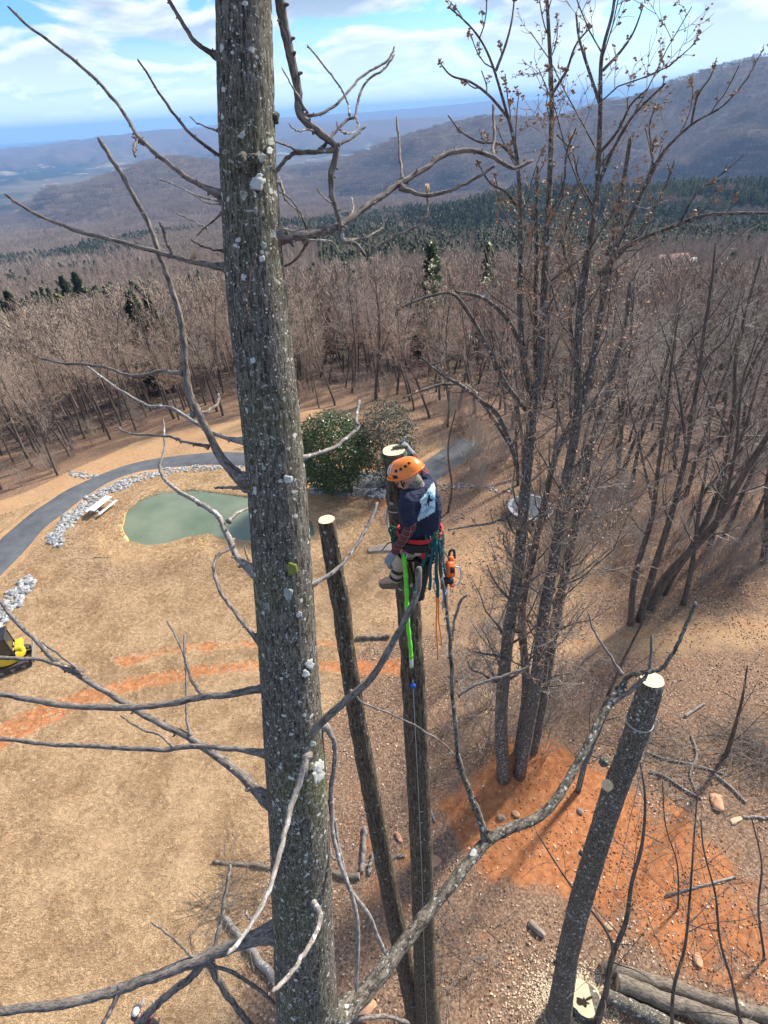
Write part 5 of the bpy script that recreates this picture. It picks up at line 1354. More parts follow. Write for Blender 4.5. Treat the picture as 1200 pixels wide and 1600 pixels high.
for px, py, dist, k, sc, lab in [(205, 470, 78, 1, 1.0, 'bright green evergreen in the wood left of the lichened trunk, left of a pair'), (232, 475, 77, 1, .85, 'bright green evergreen in the wood left of the lichened trunk, right of a pair'), (521, 470, 85, 0, 1.15, 'slender dark pine in the wood just right of the lichened trunk'),
        (97, 438, 190, 0, 1.0, 'dark conifer far back in the left wood, left of two'), (117, 432, 195, 0, 1.1, 'dark conifer far back in the left wood, right of two'), (14, 466, 120, 0, .9, 'dark conifer at the left edge of the picture in the wood'), (583, 445, 130, 0, 1.0, 'dark pine in the middle of the wood above the topped trunk'), (735, 430, 150, 2, 1.1, 'yellow green pine above the wood behind the flecked clump'), (765, 440, 140, 2, .9, 'paler green pine right of the yellow green one')]:
    q = at_dist(px, py, dist); z = float(H(q[0], q[1])); top = q[2] + 1.0
    sc2 = max(.8, (top - z) / 11.0) * 1.0; root = empty('pine_tree', (q[0], q[1], z), lab, 'tree'); root.scale = (sc2 * sc, sc2 * sc, sc2); root.rotation_euler = (0, 0, px)
    for o in PP[k]: d = o.copy(); COL.objects.link(d); d.parent = root
for a_, b_ in PP: bpy.data.objects.remove(a_); bpy.data.objects.remove(b_)
# marcescent beech: dry leaves kept, by the wood centre
bw = empty('beech_tree', gp(560, 590), 'small tree keeping its pale dry leaves in the wood above the evergreens', 'tree')
trb, crb = bare_tree_meshes(555, 9.0, .05); tl = Matrix.Translation(bw.location)
for nm, mbx, mt in (('trunk', trb, BARK_WOOD), ('crown', crb, TWIG_PINK)):
    o = mbx.build(nm, mt, loc=(0, 0, 0)); o.parent = bw
lv = MB(); V = np.concatenate(crb.v); lr = np.random.default_rng(2)
for k in lr.choice(len(V), 1500):
    n_ = lr.normal(0, 1, 3); n_ /= np.linalg.norm(n_); u, v = perp(n_); s = lr.uniform(.04, .08); lv.add([V[k] - u * s, V[k] + v * s * .6, V[k] + u * s, V[k] - v * s * .6], [[0, 1, 2, 3]])
o = lv.build('dry_leaves', DRYLEAF, loc=(0, 0, 0)); o.parent = bw; tag(o, kind='stuff')

# ------------------------------------------------------------------ fallen leaves and tussocks
lf = bpy.data.collections.new('litter')
for k in range(4):
    r = np.random.default_rng(k); n_ = 7; mb = MB()
    ring = [(math.cos(a) * (1 if i % 2 else .6), math.sin(a) * .62 * (1 if i % 2 else .7), .18 * math.cos(a * 2 + k)) for i, a in enumerate(np.linspace(0, 6.283, n_, endpoint=False))]
    mb.add([(0, 0, 0)] + ring, [[0, 1 + i, 1 + (i + 1) % n_] for i in range(n_)])
    m2 = leafy_mat('fallen_leaf', *[((.34, .22, .14), (.60, .43, .30)), ((.22, .13, .08), (.36, .22, .14)), ((.48, .37, .28), (.70, .58, .46)), ((.12, .075, .05), (.25, .16, .10))][k], 5, .7)
    o = mb.build(f'a{k}_leaf', m2, loc=(0, 0, 0), smooth_=False); COL.objects.unlink(o); lf.objects.link(o)
lr = np.random.default_rng(90); N = 190000
rr = 1.0 + 47 * lr.uniform(0, 1, N) ** 0.66; th = np.radians(lr.uniform(-1, 1, N) * (50 + 70 * np.exp(-rr / 16)))
X, Y = rr * np.sin(th), rr * np.cos(th)
dl = sdist(X, Y, LAWN); dpd = sdist(X, Y, POND); drd = seg_dist(X, Y, ROAD); clay_d = sdist(X, Y, CLAYS[4][0])
clump_n = fbm(X / 1.4, Y / 1.4, 0, 3)
prob = np.where(dl > 0.2, 0.85, 0.07) * (0.5 + 0.5 * clump_n) * np.where(clay_d < 0, 0.45, 1.0) * np.where((dpd > .4) & (drd > 1.9), 1, 0)
k_ = lr.uniform(0, 1, N) < prob
X, Y = X[k_], Y[k_]
scatter('fallen_leaves', np.column_stack([X, Y, H(X, Y) + 0.015]), lr.choice(4, len(X), p=[.40, .31, .09, .20]), lr.uniform(.032, .080, len(X)), lf, zrot=False)
CLOD = leafy_mat('clay_clods', (.22, .085, .035), (.48, .22, .11), 3.0, .9); cm = MB()
for i in range(3600):
    pl, x0, x1, y0, y1 = [(CLAYS[4][0], 0, 0, 0, 0), (CLAYS[5][0], 0, 0, 0, 0)][i % 2]
    xs_ = [q[0] for q in pl]; ys_ = [q[1] for q in pl]; x = lr.uniform(min(xs_), max(xs_)); y = lr.uniform(min(ys_), max(ys_))
    if not inside(np.array([x]), np.array([y]), pl)[0] or fbm(x, y, 2.0, 2) < -.1: continue
    s = .012 + .035 * lr.uniform(0, 1) ** 3; lump(cm, (x, y, float(H(x, y)) + s * .3), (s, s * .8, s * .6), lr)
tag(cm.build('clay_clods', CLOD, smooth_=False), kind='stuff')
# dead grass tufts give the lawn its nap
gf = bpy.data.collections.new('turf')
for k in range(3):
    r = np.random.default_rng(50 + k); mb = MB()
    for i in range(16):
        a = r.uniform(0, 6.28); p = np.array([r.normal(0, .5), r.normal(0, .5), 0]); d = np.array([math.cos(a), math.sin(a), r.uniform(.25, .8)]) * r.uniform(.6, 1.2); s = np.array([-math.sin(a), math.cos(a), 0]) * .09
        mb.add([p - s, p + s, p + d + s * .3], [[0, 1, 2]])
    m2 = leafy_mat('dead_grass', *[((.30, .18, .09), (.55, .38, .21)), ((.50, .34, .19), (.80, .60, .38)), ((.20, .125, .065), (.36, .24, .13))][k], 1.0, .8)
    o = mb.build(f'a{k}_tuft', m2, loc=(0, 0, 0), smooth_=False); COL.objects.unlink(o); gf.objects.link(o)
N = 420000
rr = 1.5 + 42 * lr.uniform(0, 1, N) ** 0.80; th = np.radians(-50 - 75 * np.exp(-(rr - 1.5) / 20) + lr.uniform(0, 1, N) * (64 + 75 * np.exp(-(rr - 1.5) / 20)))
X, Y = rr * np.sin(th), rr * np.cos(th)
dl = sdist(X, Y, LAWN); dpd = sdist(X, Y, POND); drd = seg_dist(X, Y, ROAD)
cl0 = np.minimum(sdist(X, Y, CLAYS[0][0]), sdist(X, Y, CLAYS[1][0]))
k_ = (dl < 0.5 * lr.normal(0, 1, N)) & (dpd > .12) & (drd > 1.75) & ((cl0 > .1) | (lr.uniform(0, 1, N) < .13))
X, Y = X[k_], Y[k_]
pk = .45 * fbm(X / 1.1, Y / 1.1, 4, 3) + lr.normal(0, .55, len(X))
scatter('dormant_grass', np.column_stack([X, Y, H(X, Y)]), np.where(pk > .15, 1, np.where(pk < -.75, 2, 0)), lr.uniform(.05, .095, len(X)), gf)
# ------------------------------------------------------------------ picnic table, trampoline, digger, houses
def frame_at(pa, pb):
    a, b_ = gp(*pa), gp(*pb); d = b_ - a; L = math.hypot(d[0], d[1]); return (a + b_) / 2, math.atan2(d[1], d[0]), L
WHITEWOOD = plain('weathered_white_wood', (0.62, 0.62, 0.60), 0.8, 0.15, 8)
c_, ang, L = frame_at((143, 810), (179, 784)); L = max(1.9, min(L, 2.6))
PT_ = empty('picnic_table', c_, 'white weathered picnic table with benches on the golden bank between riprap and pond', 'picnic table'); PT_.rotation_euler = (0, 0, ang); PT_.scale = (.8, .8, .8)
def local(mb, name, mat, par, smooth_=False):
    o = mb.build(name, mat, loc=(0, 0, 0), smooth_=smooth_); o.parent = par; return o
plank = None
for y in (-.30, -.15, 0, .15, .30): local(MB().box((0, y, .76), (L, .135, .04), bev=.008), 'plank', WHITEWOOD, PT_)
for s in (-1, 1):
    for y in (.66, .80): local(MB().box((0, s * y, .45), (L, .125, .04), bev=.008), 'bench_plank', WHITEWOOD, PT_)
for x in (-L * .36, L * .36):
    for s in (-1, 1):
        k = MB(); k.tube([(x, s * .62, 0), (x, s * .2, .73)], .045, 4); local(k, 'leg', WHITEWOOD, PT_)
    local(MB().box((x, 0, .41), (.07, 1.7, .07)), 'crossbeam', WHITEWOOD, PT_)
# in-ground style trampoline
ca, cb = gp(792, 802), gp(862, 803); tcn = gp(828, 802); R = np.linalg.norm(ca - cb) / 2
TR = empty('trampoline', tcn, 'round low trampoline with a grey mat, behind the stems of the flecked clump', 'trampoline')
MATG = plain('grey_mesh_mat', (0.12, 0.13, 0.14), 0.5, .2, 4); PADW = plain('pale_rim_pad', (0.45, 0.47, 0.48), 0.5, .2, 4); STEEL = plain('galvanised_steel', (.35, .36, .37), .4, .1, metal=.6)
def disc(mb, r0, r1, z, n=40, dz=0.0):
    V = [(math.cos(a) * r, math.sin(a) * r, z + (dz if r == r1 else 0)) for r in (r0, r1) for a in np.linspace(0, 6.2832, n, endpoint=False)]
    mb.add(V, [[i, n + i, n + (i + 1) % n, (i + 1) % n] for i in range(n)])
k = MB(); disc(k, 0.01, R * .86, .55); local(k, 'mat', MATG, TR)
k = MB(); disc(k, R * .84, R, .57, dz=-.02); disc(k, R, R * 1.001, .55, dz=-.05); local(k, 'rim_pad', PADW, TR)
for i in range(8):
    a = i * .785; k = MB().tube([(math.cos(a) * R * .97, math.sin(a) * R * .97, .55), (math.cos(a) * R * .97, math.sin(a) * R * .97, -.05)], .025, 6); local(k, 'leg', STEEL, TR)
# small digger at the left edge
YEL = plain('yellow_paint', (0.66, 0.46, 0.03), .45, .1, coat=.2); BLK = plain('black_paint', (.022, .023, .025), .45, .2, spec=.4); GLS = plain('dark_cab_glass', (.02, .03, .03), .08, .1, spec=.9, bump=0); RUB = plain('rubber_track', (.07, .065, .06), .8, .3, 10); DIRT = plain('muddy_steel', (.22, .19, .15), .7, .3, 10)
dg = gp(14, 1040); DG = empty('mini_digger', dg + np.array([0.25, 0.15, 0]), 'yellow compact digger with a black glazed cab, cut off by the left edge', 'digger'); DG.rotation_euler = (0, 0, math.radians(24))
for s in (-1, 1):
    tr_ = MB(); n = 28; V = []
    for w_ in (-.15, .15):
        for i in range(n):
            a = i * 6.283 / n; x = .62 * np.sign(math.cos(a)) * min(1, abs(math.cos(a)) * 1.4) + .17 * math.cos(a); z = .2 + .2 * np.clip(math.sin(a) * 1.3, -1, 1); V.append((x, s * .52 + w_, z))
    tr_.add(V, [[i, (i + 1) % n, n + (i + 1) % n, n + i] for i in range(n)] + [list(range(n))[::-1], list(range(n, 2 * n))])
    for i in range(12): tr_.box((-.7 + i * .127, s * .52, .405), (.05, .31, .03))
    local(tr_, 'track', RUB, DG)
    for x in (-.5, 0, .5): k = MB().tube([(x, s * .66, .18), (x, s * .7, .18)], .11, 12); local(k, 'roller', DIRT, DG)
local(MB().box((0, 0, .38), (.9, .7, .14)), 'undercarriage', DIRT, DG)
body = MB(); pts = [(math.cos(a) * .78 - .05, math.sin(a) * .60) for a in np.linspace(0, 6.283, 20, endpoint=False)]
V = [(x, y, z) for z, s_ in ((.48, .95), (.55, 1.0), (.88, 1.0), (.98, .9)) for x, y in [(p[0] * s_, p[1] * s_) for p in pts]]
body.add(V, [[k * 20 + i, k * 20 + (i + 1) % 20, (k + 1) * 20 + (i + 1) % 20, (k + 1) * 20 + i] for k in range(3) for i in range(20)] + [list(range(60, 80))])
local(body, 'body', YEL, DG, True)
local(MB().box((.55, .1, .98), (.36, .8, .3), bev=.06), 'engine_cover', YEL, DG)
CAB_X = -.12
for x in (-.62, .36):
    for y in (-.48, .40): local(MB().box((x, y, 1.48), (.06, .06, 1.2)), 'cab_post', BLK, DG)
local(MB().box((-.13, -.04, 2.11), (1.14, 1.02, .09), bev=.03), 'cab_roof', BLK, DG); local(MB().box((-.13, -.04, .93), (1.08, .94, .1)), 'cab_floor', BLK, DG)
for c0, s0 in (((-.13, -.48, 1.55), (.92, .02, 1.02)), ((-.13, .40, 1.55), (.92, .02, 1.02)), ((.36, -.04, 1.62), (.02, .82, .88)), ((-.62, -.04, 1.55), (.02, .82, 1.02))): local(MB().box(c0, s0), 'window', GLS, DG)
local(MB().box((-.3, 0, 1.15), (.4, .4, .3), bev=.05), 'seat', BLK, DG)
for s in (-1, 1): local(MB().box((.37, s * .2 - .04, 1.12), (.02, .22, .03)), 'tail_light', WHITEWOOD, DG)
k = MB(); k.box((1.0, 0, .34), (.08, 1.35, .34), bev=.02); k.tube([(.5, .25, .35), (.98, .25, .32)], .04, 6); k.tube([(.5, -.25, .35), (.98, -.25, .32)], .04, 6); local(k, 'blade', DIRT, DG)
k = MB(); k.tube([(-.8, .1, .8), (-1.5, .12, 1.9), (-2.3, .1, 1.5)], [.12, .13, .09], 8); local(k, 'boom', YEL, DG); k = MB(); k.tube([(-2.3, .1, 1.5), (-2.6, .1, .6)], [.09, .07], 8); local(k, 'dipper_arm', YEL, DG); k = MB(); k.box((-2.6, .1, .35), (.3, .5, .4), bev=.1); local(k, 'bucket', DIRT, DG)
DG.scale = (1, 1, 1)
# far houses
WALLW = plain('white_siding', (.62, .60, .57), .8, .08, .5); ROOFR = plain('faded_red_roof', (.40, .19, .16), .7, .15, .8); ROOFP = plain('rusty_pink_roof', (.34, .20, .17), .8, .15, .8); WIN = plain('house_window', (.03, .04, .05), .2, .1, spec=.8, bump=0)
def house(px, py, w_, d_, h_, roof, label, rz):
    dirn = D(px, py); t = 200.0
    for i in range(4000):
        p = CAM + dirn * t / 850 * 850
        if p[2] < float(H(p[0], p[1])) + h_ + 9.0: break
        t += 1.5
    z = float(H(p[0], p[1])); root = empty('house', (p[0], p[1], z + 6.5), label, 'house'); root.rotation_euler = (0, 0, rz)
    local(MB().box((0, 0, h_ / 2 - 3.5), (w_, d_, h_ + 7)), 'wall', WALLW, root)
    k = MB(); o_ = .5; V = [(-w_ / 2 - o_, -d_ / 2 - o_, h_), (w_ / 2 + o_, -d_ / 2 - o_, h_), (w_ / 2 + o_, d_ / 2 + o_, h_), (-w_ / 2 - o_, d_ / 2 + o_, h_), (-w_ / 2 - o_, 0, h_ + d_ * .32), (w_ / 2 + o_, 0, h_ + d_ * .32)]
    k.add(V, [[0, 1, 5, 4], [2, 3, 4, 5], [0, 4, 3], [1, 2, 5], [0, 3, 2, 1]]); local(k, 'roof', roof, root)
    for x in np.linspace(-w_ * .36, w_ * .36, 5): local(MB().box((x, -d_ / 2 - .02, h_ * .5), (1.1, .08, 1.3)), 'window', WIN, root)
house(1045, 428, 10, 7, 2.6, ROOFR, 'long red roofed white house among the trees of the right wood', 0.1)
house(1072, 430, 4, 4, 2.4, WALLW, 'small white outbuilding right of the long red roofed house', 0.3)
house(898, 449, 8, 6, 2.2, ROOFP, 'house with a rusty pink roof half hidden in the wood behind the flecked clump', -0.1)

# ------------------------------------------------------------------ the climber
def remesh_all(jobs):
    """jobs: (mesh builder, voxel, smooth steps, name, material, parent) -> one continuous surface each"""
    tmp = []
    for mb, vx, sm, name, mat, par in jobs:
        o = mb.build(name, mat, loc=(0, 0, 0)); o.modifiers.new('r', 'REMESH').voxel_size = vx
        s = o.modifiers.new('s', 'SMOOTH'); s.iterations = sm; s.factor = .5
        tmp.append((o, par))
    dg_ = bpy.context.evaluated_depsgraph_get(); outl = []
    for (o, par) in tmp:
        me = bpy.data.meshes.new_from_object(o.evaluated_get(dg_)); mat = o.data.materials[0]; o.modifiers.clear()
        if not me.materials: me.materials.append(mat)
        if par is not None: me.transform(Matrix.Translation(-par.matrix_basis.translation)); 
        for f in me.polygons: f.use_smooth = True
        o.data = me
        if par is not None: o.parent = par
        outl.append(o)
    return outl
def ball(mb, c, r, rz=None):
    v = IV3 * np.array([r, r, rz or r]); mb.add(v + np.asarray(c), IF3); return mb
def chain(mb, pts, rads, sides=14):
    pts = [np.asarray(p, float) for p in pts]; q = spline(pts, len(pts) * 6) if len(pts) > 2 else np.array(pts)
    r = np.interp(np.linspace(0, 1, len(q)), np.linspace(0, 1, len(rads)), rads); mb.tube(q, r, sides); ball(mb, q[0], r[0]); ball(mb, q[-1], r[-1]); return mb
def plaid_mat(name, base, dark, line):
    m_, nt, b = new_mat(name); tc = nt.add('ShaderNodeTexCoord').outputs['Object']; s = nt.add('ShaderNodeSeparateXYZ', {0: tc}).outputs
    def band(x, f, lo, hi): 
        w_ = nt.math('SINE', nt.math('MULTIPLY', x, f)); return nt.mapr(w_, lo, hi)
    a = nt.math('MAXIMUM', band(nt.math('ADD', s[0], s[1]), 95, .1, .3), band(s[2], 95, .1, .3)); l_ = nt.math('MAXIMUM', band(nt.math('ADD', s[0], s[1]), 95, .96, .99), band(s[2], 95, .96, .99))
    c = nt.mix(nt.math('MULTIPLY', a, .8), base, dark); c = nt.mix(nt.math('MULTIPLY', l_, .8), c, line); nt.set(b, 'Base Color', c); b.inputs['Roughness'].default_value = .9; return m_
PLAID = plaid_mat('plaid_flannel', (.17, .035, .04), (.035, .022, .03), (.42, .36, .34))
NAVY = plain('navy_cotton', (.021, .026, .055), .9, .25, 14, folds=.7); SKIN = plain('skin', (.52, .30, .22), .55, .1, 20); KHAKI = plain('khaki_trousers', (.42, .38, .30), .9, .18, 14, folds=.8); DKPANT = plain('black_chaps', (.03, .03, .034), .85, .3, 14, folds=.8)
GLOVE = plain('grey_glove', (.24, .25, .27), .8, .2, 30); BOOT = plain('brown_boot', (.17, .12, .085), .75, .25, 24, bump=.4); SOLE = plain('boot_sole', (.13, .115, .10), .85, .3, 30)
ORG = plain('orange_helmet_shell', (.85, .21, .02), .32, .04, 5, spec=.5, bump=0, coat=.3); HOLEM = plain('black_plastic', (.015, .015, .016), .5, .1); WSTR = plain('reflective_white', (.72, .72, .70), .4, .05)
REDW = plain('red_webbing', (.55, .03, .035), .7, .15, 30); TEAL = plain('teal_webbing', (.015, .105, .135), .75, .2, 30, bump=.4); LIME = plain('lime_green_sleeve', (.16, .70, .06), .6, .15, 26, bump=.5); ORROPE = plain('orange_rope', (.80, .24, .04), .7, .15, 50); ROPEW = plain('pale_rope', (.38, .37, .33), .85, .15, 80, bump=.5); GREENR = plain('dark_green_cord', (.04, .12, .07), .7, .2, 40); ALU = plain('aluminium', (.62, .63, .65), .3, .05, metal=.8); BLUEM = plain('blue_anodised', (.03, .12, .5), .3, .1, metal=.4); GAITER = plain('mottled_neck_gaiter', (.19, .18, .14), .9, .75, 30, folds=.6)
A = lambda *p: np.array(P(*p))
hip = A(656, 846, 5.08); CL_ = empty('person', A(660, 935, 5.9), 'climber in an orange helmet and navy tee shirt clinging to the topped bare trunk', 'person')
headc = A(635, 741, 4.60); neck = A(650, 758, 4.66)
shL, elL, wrL, haL = A(636, 785, 4.60), A(640, 826, 4.74), A(616, 863, 5.02), A(607, 876, 5.08)
shR, elR, wrR, haR = A(671, 760, 4.86), A(659, 734, 4.98), A(642, 709, 5.02), A(632, 698, 5.0)
hL, kL, aL, fL = A(645, 850, 5.15), A(627, 872, 5.42), A(618, 905, 5.68), A(598, 908, 5.70)
hR, kR, aR, fR = A(668, 852, 5.15), A(660, 885, 5.42), A(656, 925, 5.80), A(640, 932, 5.85)
body = MB(); chain(body, [hip, A(656, 822, 4.95), A(656, 790, 4.8), A(654, 768, 4.72), neck], [.09, .085, .095, .08, .05]); chain(body, [neck, headc], [.055, .06]); ball(body, headc, .088, .105)
fwd_h = -CX * .80 + CD * .30 + FWD * .35; fwd_h /= np.linalg.norm(fwd_h); up_h = -CD * .88 - CX * .28 - FWD * .30; up_h -= fwd_h * (up_h @ fwd_h); up_h /= np.linalg.norm(up_h); rt_h = np.cross(fwd_h, up_h)
ball(body, headc + fwd_h * .045 - up_h * .075, .05); ball(body, headc + fwd_h * .112 - up_h * .03, .016); ball(body, headc + fwd_h * .10 - up_h * .072, .018)
for s in (-1, 1): ball(body, headc + rt_h * s * .088 - up_h * .02, .022)
for sh, el, wr, ha in ((shL, elL, wrL, haL), (shR, elR, wrR, haR)): chain(body, [A(654, 772, 4.72), sh], [.08, .055]); chain(body, [sh, el, wr, ha], [.055, .045, .03, .03])
for h_, k_, a_, f_ in ((hL, kL, aL, fL), (hR, kR, aR, fR)): chain(body, [hip, h_, k_, a_], [.11, .095, .062, .04]); chain(body, [a_, f_], [.045, .04])
tee = MB()
for s in (-1, 1):
    o_ = CX * .05 * s; chain(tee, [hip + o_ * 1.1 - FWD * .01, A(656, 826, 4.95) + o_ * 1.25, A(656, 795, 4.80) + o_ * 1.5, A(655, 774, 4.72) + o_ * 1.3, A(653, 765, 4.69) + o_ * .5], [.125, .118, .125, .105, .07])
chain(tee, [A(650, 775, 4.68), shL, A(638, 812, 4.69)], [.10, .075, .072]); chain(tee, [A(658, 768, 4.76), shR, A(667, 750, 4.90)], [.10, .07, .062])
slL = chain(MB(), [A(638, 808, 4.68), elL, wrL], [.056, .052, .036]); slR = chain(MB(), [A(668, 752, 4.89), elR, wrR], [.052, .045, .034]); col_ = chain(MB(), [A(651, 760, 4.67), A(648, 755, 4.65)], [.072, .068])
pl_ = MB(); chain(pl_, [A(656, 836, 5.02), hip, hL], [.13, .14, .115]); chain(pl_, [hip, hR], [.14, .115]); chain(pl_, [hL, kL, aL + (kL - aL) * .1], [.115, .085, .066])
pr_ = chain(MB(), [hR, kR, aR + (kR - aR) * .1], [.112, .085, .062])
bt = []
for a_, f_, k_ in ((aL, fL, kL), (aR, fR, kR)):
    m1 = MB(); chain(m1, [a_ + (k_ - a_) * .25, a_, a_ + (f_ - a_) * .15 - np.array([0, 0, .05])], [.058, .056, .06]); chain(m1, [a_ - np.array([0, 0, .055]), f_ - np.array([0, 0, .03])], [.056, .047]); bt.append(m1)
def glove(wr, ha, curl):
    d = ha - wr; d /= np.linalg.norm(d); u, v = perp(d); m1 = MB(); chain(m1, [wr - d * .02, ha], [.036, .041])
    for i, l_ in enumerate((.06, .07, .066, .052)):
        b0 = ha + u * (-.030 + i * .020) + d * .018; b1_ = b0 + d * l_ * .55 + v * curl * .5 * l_; b2_ = b1_ + v * curl * l_ * .6 + d * l_ * .15; chain(m1, [b0, b1_, b2_], [.011, .0105, .009], 8)
    th = ha - u * .036 - d * .012; chain(m1, [th, th - u * .018 + d * .02 + v * curl * .01, th - u * .012 + d * .045 + v * curl * .025], [.013, .012, .010], 8); return m1
gl1 = glove(wrL, haL, 1.0); gl2 = glove(wrR, haR, -1.0)
nk = chain(MB(), [A(652, 760, 4.67), A(646, 752, 4.64)], [.068, .075]); 
# second person, on the ground at the bottom edge
g2 = gp(212, 1646); G2 = empty('person', g2, 'person in dark red plaid shirt and pale cap seen from above', 'person')
hd2 = P(213, 1582, 1.0) - CAM; t2 = (g2[2] + 1.68 - 22) / hd2[2]; hd2 = CAM + hd2 * t2; ft = np.array([hd2[0] + .05, hd2[1] - .05, g2[2]]); G2.location = ft
b2 = MB(); ctr = lambda z, x=0, y=0: np.array([ft[0] + x, ft[1] + y, ft[2] + z])
chain(b2, [ctr(.92), ctr(1.15), ctr(1.38), ctr(1.5)], [.13, .12, .13, .06]); chain(b2, [ctr(1.5), hd2], [.055, .06]); ball(b2, hd2, .09, .11)
ball(b2, hd2 + np.array([0, .09, -.03]), .02)
P2 = dict(sL=ctr(1.42, -.19), eL=ctr(1.18, -.27, .08), wL=ctr(1.08, -.2, .32), hL=ctr(1.07, -.17, .4), sR=ctr(1.42, .19), eR=ctr(1.2, .28, .05), wR=ctr(1.1, .22, .28), hR=ctr(1.09, .18, .36))
for s in ('L', 'R'): chain(b2, [ctr(1.4), P2['s' + s]], [.09, .06]); chain(b2, [P2['s' + s], P2['e' + s], P2['w' + s], P2['h' + s]], [.05, .042, .03, .036])
for s in (-1, 1): chain(b2, [ctr(.92), ctr(.9, s * .09), ctr(.48, s * .11, .03), ctr(.08, s * .12)], [.12, .095, .06, .045]); chain(b2, [ctr(.06, s * .12), ctr(.05, s * .13, .18)], [.05, .045])
sh2 = MB()
for s in (-1, 1): chain(sh2, [ctr(.88, s * .06), ctr(1.15, s * .06), ctr(1.38, s * .08), ctr(1.46, s * .04)], [.135, .13, .135, .10])
for s in ('L', 'R'): chain(sh2, [ctr(1.4), P2['s' + s]], [.10, .085]); chain(sh2, [P2['s' + s], P2['e' + s], P2['w' + s]], [.075, .06, .045])
tr2 = MB()
for s in (-1, 1): chain(tr2, [ctr(.95), ctr(.9, s * .09), ctr(.48, s * .11, .03), ctr(.1, s * .12)], [.135, .115, .085, .07])
bo2 = []
for s in (-1, 1): bo2.append(chain(MB(), [ctr(.08, s * .12, -.04), ctr(.055, s * .13, .2)], [.062, .052]))
gv2 = []
for s in ('L', 'R'):
    m1 = MB(); w_, h_ = P2['w' + s], P2['h' + s]; gv2.append(glove(w_, h_, .8))
jobs = [(body, .009, 3, 'body', SKIN, CL_), (tee, .010, 4, 'tee_shirt', NAVY, CL_), (slL, .008, 2, 'sleeve', PLAID, CL_), (slR, .008, 2, 'sleeve', PLAID, CL_), (col_, .008, 2, 'collar', PLAID, CL_), (pl_, .010, 4, 'trousers', KHAKI, CL_), (pr_, .010, 4, 'trouser_leg', DKPANT, CL_),
    (bt[0], .008, 3, 'boot', BOOT, CL_), (bt[1], .008, 3, 'boot', DKPANT, CL_), (gl1, .0045, 2, 'glove', GLOVE, CL_), (gl2, .0045, 2, 'glove', GLOVE, CL_), (nk, .008, 2, 'neck_gaiter', GAITER, CL_),
    (b2, .012, 3, 'body', SKIN, G2), (sh2, .012, 4, 'plaid_shirt', PLAID, G2), (tr2, .012, 4, 'trousers', DKPANT, G2), (bo2[0], .01, 2, 'boot', BOOT, G2), (bo2[1], .01, 2, 'boot', BOOT, G2), (gv2[0], .006, 1, 'glove', GLOVE, G2), (gv2[1], .006, 1, 'glove', GLOVE, G2)]
RM = remesh_all(jobs); TEE = RM[1]
# printed back panel: faces of the shirt inside the print's outline, a flat print on cloth
PRINT = plain('pale_blue_print', (.40, .60, .68), .85, .22, 26, bump=.3)
m_, nt, b = new_mat('pale_blue_print'); tc = nt.add('ShaderNodeTexCoord').outputs['Object']
nt.set(b, 'Base Color', nt.mix(nt.ramp(nt.noise(tc, 26, 4, .7), [(.42, 0.0), (.58, 1.0)]), (.22, .42, .52), (.66, .78, .80))); b.inputs['Roughness'].default_value = .9; PRINT = m_
from mathutils.bvhtree import BVHTree
def on_surface(ob, par, poly, depth_step=.003, name='print', mat=None, nx=26, ny=30):
    """thin cloth-hugging patch laid on a surface inside an outline"""
    bv = BVHTree.FromPolygons([tuple(v.co + par.matrix_basis.translation) for v in ob.data.vertices], [tuple(f.vertices) for f in ob.data.polygons])
    xs = [p[0] for p in poly]; ys = [p[1] for p in poly]; gx = np.linspace(min(xs), max(xs), nx); gy = np.linspace(min(ys), max(ys), ny); idx = {}; V = []; F = []
    for j, y in enumerate(gy):
        for i, x in enumerate(gx):
            if not inside(np.array([x]), np.array([y]), poly)[0]: continue
            d = D(x, y); L = np.linalg.norm(d); h = bv.ray_cast(Vector(CAM), Vector(d / L))
            if h[0] is None: continue
            idx[(i, j)] = len(V); V.append(np.array(h[0]) + np.array(h[1]) * depth_step)
    for (i, j) in list(idx):
        q = [idx.get(k) for k in ((i, j), (i + 1, j), (i + 1, j + 1), (i, j + 1))]
        if None not in q: F.append(q)
    if not F: return
    mb = MB(); mb.add(V, F); return mb.build(name, mat, par)
on_surface(TEE, CL_, [(677, 752), (681, 762), (681, 780), (680, 800), (668, 808), (652, 816), (651, 810), (658, 790), (654, 782), (664, 770), (671, 760)], .003, 'back_print', PRINT)
on_surface(TEE, CL_, [(669, 773), (672, 773), (672, 778), (676, 780), (676, 783), (671, 784), (671, 791), (669, 791), (668, 785), (666, 792), (665, 791), (667, 781)], .006, 'print_figure', HOLEM, 22, 30)
